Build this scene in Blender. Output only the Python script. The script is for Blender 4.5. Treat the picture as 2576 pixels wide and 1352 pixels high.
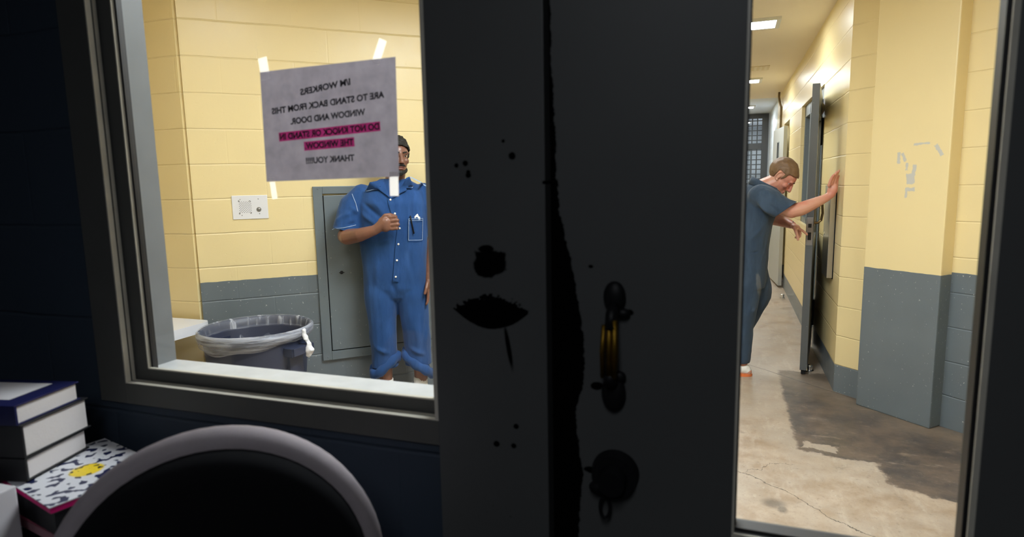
import bpy, bmesh, math, random
from mathutils import Vector, Matrix, noise
random.seed(7)
S = bpy.context.scene
for o in list(bpy.data.objects): bpy.data.objects.remove(o)
R = math.radians

# ------------------------------------------------------------------ camera
cam_d = bpy.data.cameras.new('camera'); cam = bpy.data.objects.new('camera', cam_d)
S.collection.objects.link(cam); S.camera = cam
cam_d.sensor_width = 36; cam_d.lens = 1550 / 2576 * 36
_p, _r, _a = R(7.9), R(1.12), R(-19.5)
Z = Vector((0, 0, 1)); F0 = Vector((math.sin(_a), math.cos(_a), 0)); R0 = Vector((math.cos(_a), -math.sin(_a), 0))
Fw = math.cos(_p) * F0 - math.sin(_p) * Z; U0 = math.sin(_p) * F0 + math.cos(_p) * Z
CX = math.cos(_r) * R0 - math.sin(_r) * U0; CY = math.sin(_r) * R0 + math.cos(_r) * U0
m3 = Matrix((CX, CY, -Fw)).transposed()
cam.matrix_world = Matrix.Translation((0, 0, 1.45)) @ m3.to_4x4()
cam_d.clip_start = 0.02
cam_d.dof.use_dof = True; cam_d.dof.focus_distance = 4.1; cam_d.dof.aperture_fstop = 4.0

# ------------------------------------------------------------------ world and exposure
w = bpy.data.worlds.new('world'); S.world = w; w.use_nodes = True
w.node_tree.nodes['Background'].inputs[0].default_value = (0.02, 0.025, 0.03, 1)
w.node_tree.nodes['Background'].inputs[1].default_value = 0.2
S.view_settings.view_transform = 'Standard'; S.view_settings.look = 'None'
S.view_settings.gamma = 1; S.view_settings.use_curve_mapping = False
S.view_settings.exposure = 0.16
LAMP = 38.0      # strength of the ceiling panels
OFFICE_FILL = 11.0    # strength of the unseen fill panel added in the office

# ------------------------------------------------------------------ helpers
def link(o): S.collection.objects.link(o); return o
def tag(o, label=None, cat=None, group=None, kind=None):
    if label: o['label'] = label
    if cat: o['category'] = cat
    if group: o['group'] = group
    if kind: o['kind'] = kind
    return o
def empty(name, loc=(0, 0, 0), rz=0.0):
    o = bpy.data.objects.new(name, None); o.location = loc; o.rotation_euler = (0, 0, rz); o.empty_display_size = .1
    return link(o)
def obj(name, bm, mat, parent=None, smooth=False, label=None, loc=None, rz=None):
    me = bpy.data.meshes.new(name)
    bmesh.ops.recalc_face_normals(bm, faces=bm.faces)
    bm.to_mesh(me); bm.free()
    if smooth:
        for p in me.polygons: p.use_smooth = True
    for m in (mat if isinstance(mat, (list, tuple)) else [mat]): me.materials.append(m)
    o = bpy.data.objects.new(name, me); link(o)
    if parent: o.parent = parent
    if loc is not None: o.location = loc
    if rz is not None: o.rotation_euler = (0, 0, rz)
    if label: o['label'] = label
    return o
def struct(name, bm, mat, **k):
    o = obj(name, bm, mat, **k)
    if not k.get('parent'): o['kind'] = 'structure'
    return o
def BM(): return bmesh.new()
def box(bm, a, b, bevel=0.0, M=None, mi=0):
    c = [(a[i] + b[i]) / 2 for i in range(3)]; s = [abs(b[i] - a[i]) for i in range(3)]
    g = bmesh.ops.create_cube(bm, size=1, matrix=Matrix.Translation(c) @ Matrix.Diagonal((*s, 1)))
    vs = g['verts']
    fs = set(f for v in vs for f in v.link_faces)
    if mi:
        for f in fs: f.material_index = mi
    if bevel > 0:
        es = set(e for v in vs for e in v.link_edges)
        r = bmesh.ops.bevel(bm, geom=list(es), offset=bevel, segments=2, affect='EDGES', profile=.6)
        vs = list(set(v for f in r['faces'] for v in f.verts) | set(v for v in vs if v.is_valid))
        if mi:
            for v in vs:
                for f in v.link_faces: f.material_index = mi
    if M is not None:
        bmesh.ops.transform(bm, matrix=M, verts=[v for v in vs if v.is_valid])
    return bm
def loft(bm, rings, cap=True, closed=False):
    vr = [[bm.verts.new(p) for p in r] for r in rings]
    n = len(vr[0])
    pairs = list(zip(vr[:-1], vr[1:]))
    if closed: pairs.append((vr[-1], vr[0]))
    for a, b in pairs:
        for i in range(n):
            try: bm.faces.new((a[i], a[(i + 1) % n], b[(i + 1) % n], b[i]))
            except ValueError: pass
    if cap and not closed:
        bm.faces.new(vr[0][::-1]); bm.faces.new(vr[-1])
    return vr
def frame_of(d):
    d = Vector(d).normalized()
    h = Vector((0, 0, 1)) if abs(d.z) < .9 else Vector((0, 1, 0))
    x = d.cross(h).normalized(); y = d.cross(x).normalized()
    return x, y, d
def cap_(bm, p0, r0, p1, r1, n=16, flat=False, sq=1.0):
    """tapered capsule"""
    p0, p1 = Vector(p0), Vector(p1); x, y, d = frame_of(p1 - p0); rings = []
    def ring(c, r): return [c + x * math.cos(t) * r + y * math.sin(t) * r * sq for t in [2 * math.pi * i / n for i in range(n)]]
    if not flat:
        for k in (80, 55, 28): rings.append(ring(p0 - d * r0 * math.sin(R(k)), r0 * math.cos(R(k))))
    rings.append(ring(p0, r0)); rings.append(ring(p1, r1))
    if not flat:
        for k in (28, 55, 80): rings.append(ring(p1 + d * r1 * math.sin(R(k)), r1 * math.cos(R(k))))
    loft(bm, rings)
def chain(bm, pts, n=16):
    """pts: list of (pos, radius)"""
    for (a, ra), (b, rb) in zip(pts[:-1], pts[1:]): cap_(bm, a, ra, b, rb, n)
def ell(bm, c, r, M=None, rot=None, seg=24):
    X = Matrix.Translation(c)
    if rot: X = X @ Matrix.Rotation(rot[0], 4, 'X') @ Matrix.Rotation(rot[1], 4, 'Y') @ Matrix.Rotation(rot[2], 4, 'Z')
    X = X @ Matrix.Diagonal((*r, 1))
    if M is not None: X = M @ X
    bmesh.ops.create_uvsphere(bm, u_segments=seg, v_segments=max(8, seg // 2 + 2), radius=1, matrix=X)
def tube(bm, pts, r, n=8, closed=False):
    pts = [Vector(p) for p in pts]; rings = []
    N = len(pts); up = None
    for i in range(N):
        if closed: t = pts[(i + 1) % N] - pts[i - 1]
        else: t = pts[min(i + 1, N - 1)] - pts[max(i - 1, 0)]
        t.normalize()
        if up is None:
            x, y, _ = frame_of(t)
        else:
            x = (up - t * up.dot(t)).normalized(); y = t.cross(x)
        up = x
        rr = r[i] if isinstance(r, (list, tuple)) else r
        rings.append([pts[i] + x * math.cos(a) * rr + y * math.sin(a) * rr for a in [2 * math.pi * k / n for k in range(n)]])
    loft(bm, rings, cap=not closed, closed=closed)
def cyl(bm, p0, p1, r0, r1=None, n=24):
    cap_(bm, p0, r0, p1, r0 if r1 is None else r1, n, flat=True)
def baked(bm, mods):
    me = bpy.data.meshes.new('t'); bmesh.ops.recalc_face_normals(bm, faces=bm.faces); bm.to_mesh(me); bm.free()
    o = bpy.data.objects.new('t', me); link(o)
    for ty, kw in mods:
        m = o.modifiers.new(ty, ty)
        for k, v in kw.items(): setattr(m, k, v)
    dg = bpy.context.evaluated_depsgraph_get(); dg.update()
    me2 = bpy.data.meshes.new_from_object(o.evaluated_get(dg))
    bpy.data.objects.remove(o)
    b = bmesh.new(); b.from_mesh(me2); bpy.data.meshes.remove(me2)
    return b
def union(bm, voxel, it=4, fac=.5):
    return baked(bm, [('REMESH', dict(mode='VOXEL', voxel_size=voxel, adaptivity=0)), ('SMOOTH', dict(iterations=it, factor=fac))])

# ------------------------------------------------------------------ materials
class N:
    """tiny node-expression helper"""
    def __init__(s, name):
        s.m = bpy.data.materials.new(name); s.m.use_nodes = True; s.t = s.m.node_tree
        s.b = s.t.nodes['Principled BSDF']; s.out = s.t.nodes['Material Output']
    def set(s, node, sock, v):
        i = node.inputs[sock]
        if isinstance(v, bpy.types.NodeSocket): s.t.links.new(v, i)
        elif isinstance(v, (tuple, list)) and len(v) == 3 and i.type == 'RGBA': i.default_value = (*v, 1)
        else: i.default_value = v
    def math(s, op, a, b=None, c=None, clamp=False):
        n = s.t.nodes.new('ShaderNodeMath'); n.operation = op; n.use_clamp = clamp
        s.set(n, 0, a)
        if b is not None: s.set(n, 1, b)
        if c is not None: s.set(n, 2, c)
        return n.outputs[0]
    def add(s, a, b): return s.math('ADD', a, b)
    def sub(s, a, b): return s.math('SUBTRACT', a, b)
    def mul(s, a, b): return s.math('MULTIPLY', a, b)
    def step(s, x, lo, hi):   # smooth 0..1
        n = s.t.nodes.new('ShaderNodeMapRange'); n.interpolation_type = 'SMOOTHSTEP'
        s.set(n, 0, x); s.set(n, 1, lo); s.set(n, 2, hi); n.inputs[3].default_value = 0; n.inputs[4].default_value = 1
        return n.outputs[0]
    def coords(s, kind='Object'):
        n = s.t.nodes.new('ShaderNodeTexCoord'); return n.outputs[kind]
    def xyz(s, v=None):
        n = s.t.nodes.new('ShaderNodeSeparateXYZ'); s.t.links.new(v or s.coords(), n.inputs[0]); return n.outputs
    def comb(s, x, y, z):
        n = s.t.nodes.new('ShaderNodeCombineXYZ'); s.set(n, 0, x); s.set(n, 1, y); s.set(n, 2, z); return n.outputs[0]
    def scale(s, v, sc):
        n = s.t.nodes.new('ShaderNodeVectorMath'); n.operation = 'MULTIPLY'; s.t.links.new(v, n.inputs[0]); n.inputs[1].default_value = sc; return n.outputs[0]
    def noise(s, sc, det=4, rough=.55, v=None, col=False, dist=0.0):
        n = s.t.nodes.new('ShaderNodeTexNoise'); s.t.links.new(v or s.coords(), n.inputs['Vector'])
        n.inputs['Scale'].default_value = sc; n.inputs['Detail'].default_value = det; n.inputs['Roughness'].default_value = rough
        n.inputs['Distortion'].default_value = dist
        return n.outputs[1 if col else 0]
    def voro(s, sc, v=None, feat='F1', rnd=1.0):
        n = s.t.nodes.new('ShaderNodeTexVoronoi'); n.feature = feat; s.t.links.new(v or s.coords(), n.inputs['Vector'])
        n.inputs['Scale'].default_value = sc; n.inputs['Randomness'].default_value = rnd
        return n.outputs[0]
    def mix(s, f, a, b):
        n = s.t.nodes.new('ShaderNodeMix'); n.data_type = 'RGBA'; s.set(n, 0, f)
        for i, v in ((6, a), (7, b)):
            if isinstance(v, bpy.types.NodeSocket): s.t.links.new(v, n.inputs[i])
            else: n.inputs[i].default_value = (*v, 1)
        return n.outputs[2]
    def bump(s, h, strength=.5, dist=.01):
        n = s.t.nodes.new('ShaderNodeBump'); n.inputs['Strength'].default_value = strength; n.inputs['Distance'].default_value = dist
        s.t.links.new(h, n.inputs['Height']); s.t.links.new(n.outputs[0], s.b.inputs['Normal']); return n
    def base(s, c): s.set(s.b, 'Base Color', c); return s
    def rough(s, r): s.set(s.b, 'Roughness', r); return s
    def metal(s, v): s.set(s.b, 'Metallic', v); return s
    def spec(s, v): s.set(s.b, 'Specular IOR Level', v); return s
    def ellipse(s, x, z, cx, cz, rx, rz, wob=None, amp=.35, ang=0.0, soft=.12):
        dx = s.sub(x, cx); dz = s.sub(z, cz)
        if ang:
            c, q = math.cos(ang), math.sin(ang)
            dx, dz = s.add(s.mul(dx, c), s.mul(dz, q)), s.sub(s.mul(dz, c), s.mul(dx, q))
        a = s.mul(dx, 1 / rx); b = s.mul(dz, 1 / rz)
        d = s.math('SQRT', s.add(s.mul(a, a), s.mul(b, b)))
        if wob is not None: d = s.add(d, s.mul(s.sub(wob, .5), amp * 2))
        return s.sub(1.0, s.step(d, 1 - soft, 1 + soft))
    def rect(s, x, z, cx, cz, hx, hz, wob=None, amp=.004, ang=0.0, soft=.0012):
        dx = s.sub(x, cx); dz = s.sub(z, cz)
        if ang:
            c, q = math.cos(ang), math.sin(ang)
            dx, dz = s.add(s.mul(dx, c), s.mul(dz, q)), s.sub(s.mul(dz, c), s.mul(dx, q))
        a = s.sub(s.math('ABSOLUTE', dx), hx); b = s.sub(s.math('ABSOLUTE', dz), hz)
        d = s.math('MAXIMUM', a, b)
        if wob is not None: d = s.add(d, s.mul(s.sub(wob, .5), amp * 2))
        return s.sub(1.0, s.step(d, -soft, soft))
    def max(s, *a):
        r = a[0]
        for b in a[1:]: r = s.math('MAXIMUM', r, b)
        return r

YEL = (.84, .69, .375); GRY = (.150, .178, .200); WHT = (.75, .78, .80)
def plain(name, col, rough=.5, metal=0.0, bumpy=0.0, bscale=60, var=.0, vscale=6, spec=None):
    n = N(name)
    if var:
        f = n.noise(vscale, 5); c2 = tuple(max(0, x * (1 - var)) for x in col); c1 = tuple(min(1, x * (1 + var)) for x in col)
        n.base(n.mix(f, c2, c1))
    else: n.base(col)
    n.rough(rough).metal(metal)
    if spec is not None: n.spec(spec)
    if bumpy: n.bump(n.noise(bscale, 3), bumpy, .002)
    return n.m

def block_mat(name, zline=None, yellow=YEL, grey=GRY, white_from=None, smooth=False, marks=None, rough=.34, chips=1.0, course=.2, z0=.19, sp=None):
    """painted concrete block wall. local x runs along the wall, z is height; grey paint below zline"""
    n = N(name); C = n.coords(); X = n.xyz(C); x, z = X[0], X[2]
    wob = n.noise(3.0, 3, v=C); fine = n.noise(90, 3, v=C); mid = n.noise(14, 4, v=C)
    zz = n.add(z, n.mul(n.sub(wob, .5), .012))
    zr = n.mul(n.sub(zz, z0), 1 / course)
    row = n.math('FLOOR', zr)
    dh = n.mul(n.sub(.5, n.math('ABSOLUTE', n.sub(n.math('FRACT', zr), .5))), course)
    xs = n.add(n.mul(n.add(x, n.mul(n.sub(wob, .5), .01)), 1 / .4), n.mul(n.math('FLOORED_MODULO', row, 2.0), .5))
    dv = n.mul(n.sub(.5, n.math('ABSOLUTE', n.sub(n.math('FRACT', xs), .5))), .4)
    gh = n.step(dh, .0, .0065); gv = n.step(dv, .0, .006)
    pits = n.step(n.noise(38, 5, .65, v=C), .30, .38)
    if smooth:
        h = n.add(n.mul(fine, .05), n.mul(mid, .16))
    else:
        h = n.add(n.add(gh, n.mul(gv, n.mul(n.step(n.noise(1.3, 2, v=C), .40, .60), .32))), n.add(n.mul(fine, .09), n.add(n.mul(mid, .16), n.mul(pits, .14))))
    n.bump(h, .8, .0035)
    c = n.mix(n.noise(2.2, 4, v=C), tuple(a * .95 for a in yellow), tuple(min(1, a * 1.03) for a in yellow))
    # a few chips in the yellow paint
    chip = n.step(n.noise(7, 6, .7, v=C), .70, .72)
    c = n.mix(n.mul(chip, .6 * chips), c, (.62, .60, .55))
    if zline is not None:
        zl = n.add(z, n.mul(n.sub(n.noise(9, 4, v=C), .5), .012))
        isg = n.sub(1.0, n.step(zl, zline - .001, zline + .001))
        gc = n.mix(n.noise(5, 5, v=C), tuple(a * .86 for a in grey), tuple(a * 1.12 for a in grey))
        spk = n.step(n.noise(70, 3, .6, v=C), .665, .69)
        spk2 = n.mul(n.step(n.noise(19, 6, .78, v=C), .665, .69), 1.0)
        gc = n.mix(n.mul(n.max(spk, spk2), .75 * chips), gc, (.62, .62, .58))
        c = n.mix(isg, c, gc)
    if marks:
        mk = None
        for (mx, mz, hx, hz, an) in marks:
            r_ = n.rect(x, z, mx, mz, hx, hz, n.noise(60, 4, v=C), .010, an, .002)
            mk = r_ if mk is None else n.max(mk, r_)
        c = n.mix(n.mul(mk, .8), c, (.50, .52, .55))
    n.base(c); n.rough(n.add(rough, n.mul(n.sub(mid, .5), .12)))
    if sp is not None: n.spec(sp)
    return n.m

M = {}
M['wall_low'] = block_mat('yellow_block_grey_dado', .905)
M['wall_skirt'] = block_mat('yellow_block_grey_skirting', .19)
M['wall_yellow'] = block_mat('yellow_block', None)
M['pilaster'] = block_mat('yellow_smooth_grey_dado', .893, smooth=True, chips=.8, marks=[
    (.30, 1.625, .045, .006, .05), (.395, 1.585, .010, .034, .55), (.175, 1.55, .009, .032, 0), (.205, 1.555, .008, .026, .4),
    (.225, 1.50, .007, .020, 0), (.265, 1.46, .010, .050, -.12), (.25, 1.43, .022, .030, 0.1), (.25, 1.37, .028, .010, 0), (.232, 1.35, .007, .028, 0)], rough=.42)
M['wall_white'] = block_mat('white_block', None, yellow=(.70, .74, .78), chips=.2)
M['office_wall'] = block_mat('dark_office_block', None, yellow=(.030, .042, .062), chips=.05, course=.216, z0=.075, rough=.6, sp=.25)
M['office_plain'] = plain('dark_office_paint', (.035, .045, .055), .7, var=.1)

n = N('corridor_ceiling'); n.base(n.mix(n.noise(3), (.83, .74, .60), (.88, .80, .66))).rough(.55); n.bump(n.noise(40), .15, .002); M['ceiling'] = n.m

# concrete floor, with the worn dark stain beside the angled wall
n = N('concrete_floor'); C = n.coords(); X = n.xyz(C); x, y = X[0], X[1]
big = n.noise(1.6, 6, .62, v=C); mid = n.noise(7, 7, .68, v=C); fine = n.noise(60, 4, .7, v=C)
streak = n.noise(3.5, 7, .7, v=n.scale(C, (3.2, .7, 1)))
c = n.mix(n.step(mid, .30, .72), (.30, .215, .145), (.46, .375, .295))
c = n.mix(n.mul(n.step(big, .42, .62), .6), c, (.40, .345, .29))
c = n.mix(n.mul(n.step(streak, .52, .70), .55), c, (.50, .43, .36))
c = n.mix(n.mul(n.step(n.noise(4.3, 8, .75, v=C), .60, .68), .45), c, (.13, .10, .08))
c = n.mix(n.mul(n.step(n.noise(38, 6, .75, v=C), .56, .66), .40), c, (.15, .115, .09))
c = n.mix(n.mul(n.step(n.noise(120, 3, .7, v=C), .56, .68), .35), c, (.20, .16, .13))
c = n.mix(n.mul(n.step(n.noise(11, 7, .75, v=n.scale(C, (1.6, 1, 1))), .60, .66), .35), c, (.56, .50, .44))
wb = n.mul(n.sub(n.noise(4.5, 8, .72, v=C), .5), .22)
e1 = n.sub(n.add(x, n.mul(wb, .35)), .37)                                    # left edge of the stain
e2 = n.sub(n.add(y, wb), n.sub(3.52, n.mul(x, .18)))                         # near edge
e3 = n.sub(4.95, n.add(y, wb))
s1 = n.math('MINIMUM', n.math('MINIMUM', e1, e2), e3)
s2 = n.math('MINIMUM', n.sub(n.add(x, wb), .72), n.sub(n.add(y, n.mul(wb, .9)), n.sub(3.42, n.mul(x, .36))))
st = n.step(n.add(n.max(s1, s2), n.mul(n.sub(n.noise(26, 5, .75, v=C), .5), .05)), -.006, .022)
patch = n.rect(x, y, .50, 3.535, .080, .042, n.noise(16, 5, .7, v=C), .06, -.25, .004)
st = n.mul(st, n.sub(1.0, n.mul(patch, .9)))
fade = n.sub(.95, n.mul(n.step(n.noise(4, 7, .75, v=n.scale(C, (1.2, 3, 1))), .55, .70), .55))
stc = n.mix(n.step(n.noise(3.2, 7, .7, v=C), .40, .62), (.062, .052, .050), (.135, .098, .075))
stc = n.mix(n.mul(n.step(n.noise(30, 6, .75, v=C), .55, .68), .5), stc, (.20, .16, .13))
stc = n.mix(n.mul(n.step(n.noise(95, 2, .5, v=C), .74, .76), .8), stc, (.5, .47, .42))
stc = n.mix(n.mul(n.step(n.add(n.add(x, y), n.mul(wb, 1.5)), 4.75, 5.15), .45), stc, (.24, .185, .135))
c = n.mix(n.mul(st, fade), c, stc)
far = n.mul(n.step(y, 5.2, 6.4), .0)
# cracks and a saw-cut joint
def crack(n, pts_lin, amp, wdt, off):
    a, b = pts_lin  # y = a*x + b
    nn = n.mul(n.sub(n.noise(5.0, 6, .65, v=n.scale(C, (1, 1, 1))), .5), amp)
    d = n.math('ABSOLUTE', n.sub(n.add(y, nn), n.add(n.mul(x, a), b + off)))
    return n.sub(1.0, n.step(d, wdt * .4, wdt))
k1 = n.mul(crack(n, (-.975, 3.22), .22, .0045, 0), n.sub(1.0, n.step(x, .70, .75)))
k2 = crack(n, (-.97, 5.20), .05, .007, 0)
k3 = n.mul(crack(n, (.6, 3.08), .25, .0035, 0), n.mul(n.sub(1.0, n.step(x, .33, .36)), .7))
kk = n.max(k1, k2, k3)
spots = n.max(n.ellipse(x, y, .255, 2.79, .022, .035, mid, .5, 0, .4), n.ellipse(x, y, .225, 2.83, .045, .04, mid, .5, 0, .6))
c = n.mix(n.mul(spots, .55), c, (.03, .03, .03))
c = n.mix(n.mul(kk, .85), c, (.045, .035, .03))
n.base(c); n.rough(n.add(.30, n.mul(n.step(mid, .3, .7), .22)))
n.bump(n.sub(n.add(n.mul(mid, .4), n.mul(fine, .12)), n.mul(kk, .8)), .5, .004); M['floor'] = n.m

M['grey_paint'] = plain('grey_gloss_paint', (.15, .17, .18), .36, var=.12, vscale=9, bumpy=.15, bscale=30)
def chipped(name, col, amount=.70, rough=.36):
    n = N(name); C = n.coords()
    c = n.mix(n.noise(6, 5, v=C), tuple(a * .85 for a in col), tuple(a * 1.15 for a in col))
    sp = n.step(n.noise(48, 4, .7, v=C), amount, amount + .02)
    c = n.mix(n.mul(sp, .75), c, (.60, .60, .56)); rs = n.step(n.noise(30, 4, .7, v=n.scale(C, (1.7, 1.3, 1.9))), amount + .02, amount + .03)
    c = n.mix(n.mul(rs, .8), c, (.10, .06, .03)); n.base(c).rough(rough); n.bump(n.noise(25, 4, v=C), .12, .002); return n.m
M['panel'] = chipped('panel_grey_paint', (.155, .185, .205), .675)
M['cell_door'] = chipped('cell_door_grey_paint', (.105, .112, .118), .69)
M['far_door'] = plain('pale_grey_door_paint', (.42, .43, .42), .45, var=.05)
M['frame_grey'] = plain('window_frame_grey', (.17, .18, .19), .40, var=.15, vscale=12, bumpy=.2, bscale=25)
M['frame_edge'] = plain('lit_frame_edge', (.50, .47, .40), .38, var=.25, vscale=14)  # pale tone paints the light caught along the frame edges
M['frame_dark'] = plain('frame_office_side', (.075, .074, .070), .5, var=.12, vscale=10, spec=.35)
M['sill'] = plain('pale_outer_sill', (.42, .43, .44), .42, var=.25, vscale=16, bumpy=.3, bscale=40)
M['rubber'] = plain('black_gasket', (.006, .006, .008), .5)
M['black'] = plain('black_metal', (.006, .006, .007), .5, spec=.2)
M['black_soft'] = plain('black_plastic', (.010, .010, .011), .6, spec=.2)
M['steel'] = plain('stainless_steel', (.62, .60, .58), .28, 1.0, var=.08, vscale=4)
M['steel_matte'] = plain('brushed_plate_steel', (.82, .82, .86), .35, .12, var=.06, vscale=5)
M['chrome'] = plain('chrome', (.8, .8, .8), .12, 1.0)
M['brass'] = plain('worn_brass', (.20, .115, .015), .50, 1.0, var=.6, vscale=45)
M['bronze'] = plain('dark_bronze', (.22, .15, .07), .35, 1.0)
M['hole'] = plain('dark_recess', (.012, .012, .014), .8)
M['white_top'] = plain('white_laminate', (.80, .82, .90), .30)
M['can'] = plain('slate_blue_bin_plastic', (.030, .038, .075), .42, var=.10, vscale=5, bumpy=.12, bscale=60)
M['pages'] = plain('book_pages', (.62, .58, .58), .8, bumpy=.25, bscale=120)
M['navy_cover'] = plain('navy_book_cover', (.008, .010, .060), .4)
M['black_cover'] = plain('black_book_cover', (.008, .008, .010), .5)
M['teal_cover'] = plain('dark_teal_book_cover', (.03, .06, .075), .45)
M['white_card'] = plain('white_card', (.55, .53, .56), .7)
M['pink_cover'] = plain('magenta_cover', (.75, .01, .20), .5)
M['desk'] = plain('dark_desk_top', (.012, .012, .014), .5)

# office side of the door and its frame: dark paint, worn and scuffed in places
def door_paint(name, kind):
    n = N(name); C = n.coords(); X = n.xyz(C); x, z = X[0], X[2]
    wob = n.noise(22, 5, .65, v=C); wob2 = n.noise(60, 5, .7, v=C)
    c = n.mix(n.noise(5, 5, v=C), (.066, .068, .070), (.082, .083, .083))
    if kind == 'frame':
        m = n.ellipse(x, z, -.388, 1.312, .035, .024, wob, .55, 0, .08)
        m = n.max(m, n.ellipse(x, z, -.396, 1.338, .015, .008, wob, .6))
        m = n.max(m, n.rect(x, z, -.388, 1.318, .030, .016, wob, .010, 0, .002))
        # lens-shaped scuff: broad, pointed to both sides, ragged on top
        dx = n.math('ABSOLUTE', n.sub(x, -.390)); up = n.sub(.034, n.mul(n.mul(dx, dx), 6.6))
        dz = n.sub(z, 1.229)
        top = n.step(n.sub(n.sub(n.mul(up, .75), dz), n.mul(n.add(n.mul(wob2, .6), n.mul(n.noise(140, 3, .6, v=C), .5)), .050)), -.030, -.027)
        low = n.step(n.add(n.add(n.mul(up, .95), dz), n.mul(n.sub(wob, .5), .006)), -.001, .001)
        lens = n.mul(n.mul(top, low), n.sub(1.0, n.step(dx, .074, .078)))
        m = n.max(m, lens)
        m = n.max(m, n.ellipse(x, z, -.358, 1.165, .0045, .038, wob, .2, .16, .3))
        for (a, b, q) in ((-.385, .985, .006), (-.352, .985, .005), (-.347, 1.022, .005), (-.345, 1.495, .006), (-.425, 1.47, .004), (-.43, 1.485, .005), (-.447, 1.482, .004), (-.425, 1.465, .005), (-.36, 1.52, .003), (-.29, 1.45, .003)):
            m = n.max(m, n.ellipse(x, z, a, b, q, q, wob2, .4, 0, .2))
        sp = n.mul(n.step(n.noise(75, 3, .6, v=C), .68, .72), n.mul(n.sub(1.0, n.step(z, .78, .96)), n.step(x, -.45, -.33)))
        m = n.max(m, sp)
    else:
        # worn strip down the latch side of the door
        ramp = n.t.nodes.new('ShaderNodeFloatCurve'); cm = ramp.mapping; cv = cm.curves[0]
        pts = [(0.0, .045), (.08, .047), (.14, .052), (.24, .043), (.32, .055), (.37, .057), (.42, .050), (.50, .037), (.55, .026), (.60, .015), (.70, .010), (.86, .003), (1, .001)]
        cv.points[0].location = pts[0]; cv.points[1].location = pts[-1]
        for p in pts[1:-1]: cv.points.new(*p)
        cm.update(); n.t.links.new(n.sub(z, .8), ramp.inputs['Value'])
        d = n.sub(n.sub(x, -.283), n.add(ramp.outputs[0], n.add(n.mul(n.sub(wob, .5), .018), n.mul(n.sub(wob2, .5), .012))))
        m = n.sub(1.0, n.step(d, -.001, .0015))
        m = n.max(m, n.ellipse(x, z, -.205, 1.105, .011, .007, wob2, .5), n.ellipse(x, z, -.195, 1.135, .004, .012, wob2, .5), n.ellipse(x, z, -.155, 1.235, .012, .006, wob2, .5), n.ellipse(x, z, -.215, 1.31, .004, .003, wob2, .4))
        m = n.max(m, n.ellipse(x, z, -.215, .952, .014, .006, wob2, .5))
    c = n.mix(m, c, (.002, .002, .002))
    n.base(c); n.rough(n.add(.50, n.mul(m, .3))); n.set(n.b, 'Specular IOR Level', n.mul(n.sub(1.0, m), .35)); n.bump(n.noise(30, 4, v=C), .10, .002); return n.m
M['door_leaf'] = door_paint('door_paint_worn', 'door'); M['door_frame'] = door_paint('frame_paint_scuffed', 'frame')

def emit(name, col, s):
    n = N(name); e = n.t.nodes.new('ShaderNodeEmission'); e.inputs[0].default_value = (*col, 1); e.inputs[1].default_value = s
    n.t.links.new(e.outputs[0], n.out.inputs[0]); return n.m
M['lamp'] = emit('ceiling_panel_light', (.90, .96, 1.0), LAMP)
M['lamp_fill'] = emit('vestibule_fill_light', (.90, .95, 1.0), LAMP * .34)
M['office_fill'] = emit('office_fill_panel', (.9, .95, 1.0), OFFICE_FILL)

def glassy(name, tint=(1, 1, 1), refl=.06):
    n = N(name); t = n.t; tr = t.nodes.new('ShaderNodeBsdfTransparent'); tr.inputs[0].default_value = (*tint, 1)
    gl = t.nodes.new('ShaderNodeBsdfGlossy'); gl.inputs['Roughness'].default_value = .02; gl.inputs[0].default_value = (1, 1, 1, 1)
    lw = t.nodes.new('ShaderNodeLayerWeight'); lw.inputs[0].default_value = .5
    mx = t.nodes.new('ShaderNodeMixShader'); t.links.new(n.add(.02, n.mul(n.math('POWER', lw.outputs['Facing'], 5.0), .5)), mx.inputs[0])
    t.links.new(tr.outputs[0], mx.inputs[1]); t.links.new(gl.outputs[0], mx.inputs[2]); t.links.new(mx.outputs[0], n.out.inputs[0]); return n.m
M['glass'] = glassy('window_glass', (.97, .98, .97))

def liner_mat(name, lo, hi, sc, a=.52, b=.66):
    n = N(name); t = n.t; tr = t.nodes.new('ShaderNodeBsdfTransparent')
    n.base((.72, .76, .88)).rough(.18)
    C = n.coords(); v = n.noise(10, 4, .55, v=n.scale(C, sc))
    n.bump(v, .8, .02)
    mx = t.nodes.new('ShaderNodeMixShader'); t.links.new(n.add(lo, n.mul(n.step(v, a, b), hi)), mx.inputs[0])
    t.links.new(tr.outputs[0], mx.inputs[1]); t.links.new(n.b.outputs[0], mx.inputs[2]); t.links.new(mx.outputs[0], n.out.inputs[0]); return n.m
M['liner'] = liner_mat('clear_bin_liner', .12, .50, (2.6, 2.6, .12), .50, .68); M['liner_fold'] = liner_mat('liner_folded_over_rim', .22, .28, (.5, .5, 5.0), .40, .60)
M['liner_knot'] = plain('gathered_white_liner', (.78, .78, .82), .35, bumpy=.6, bscale=30)

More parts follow.
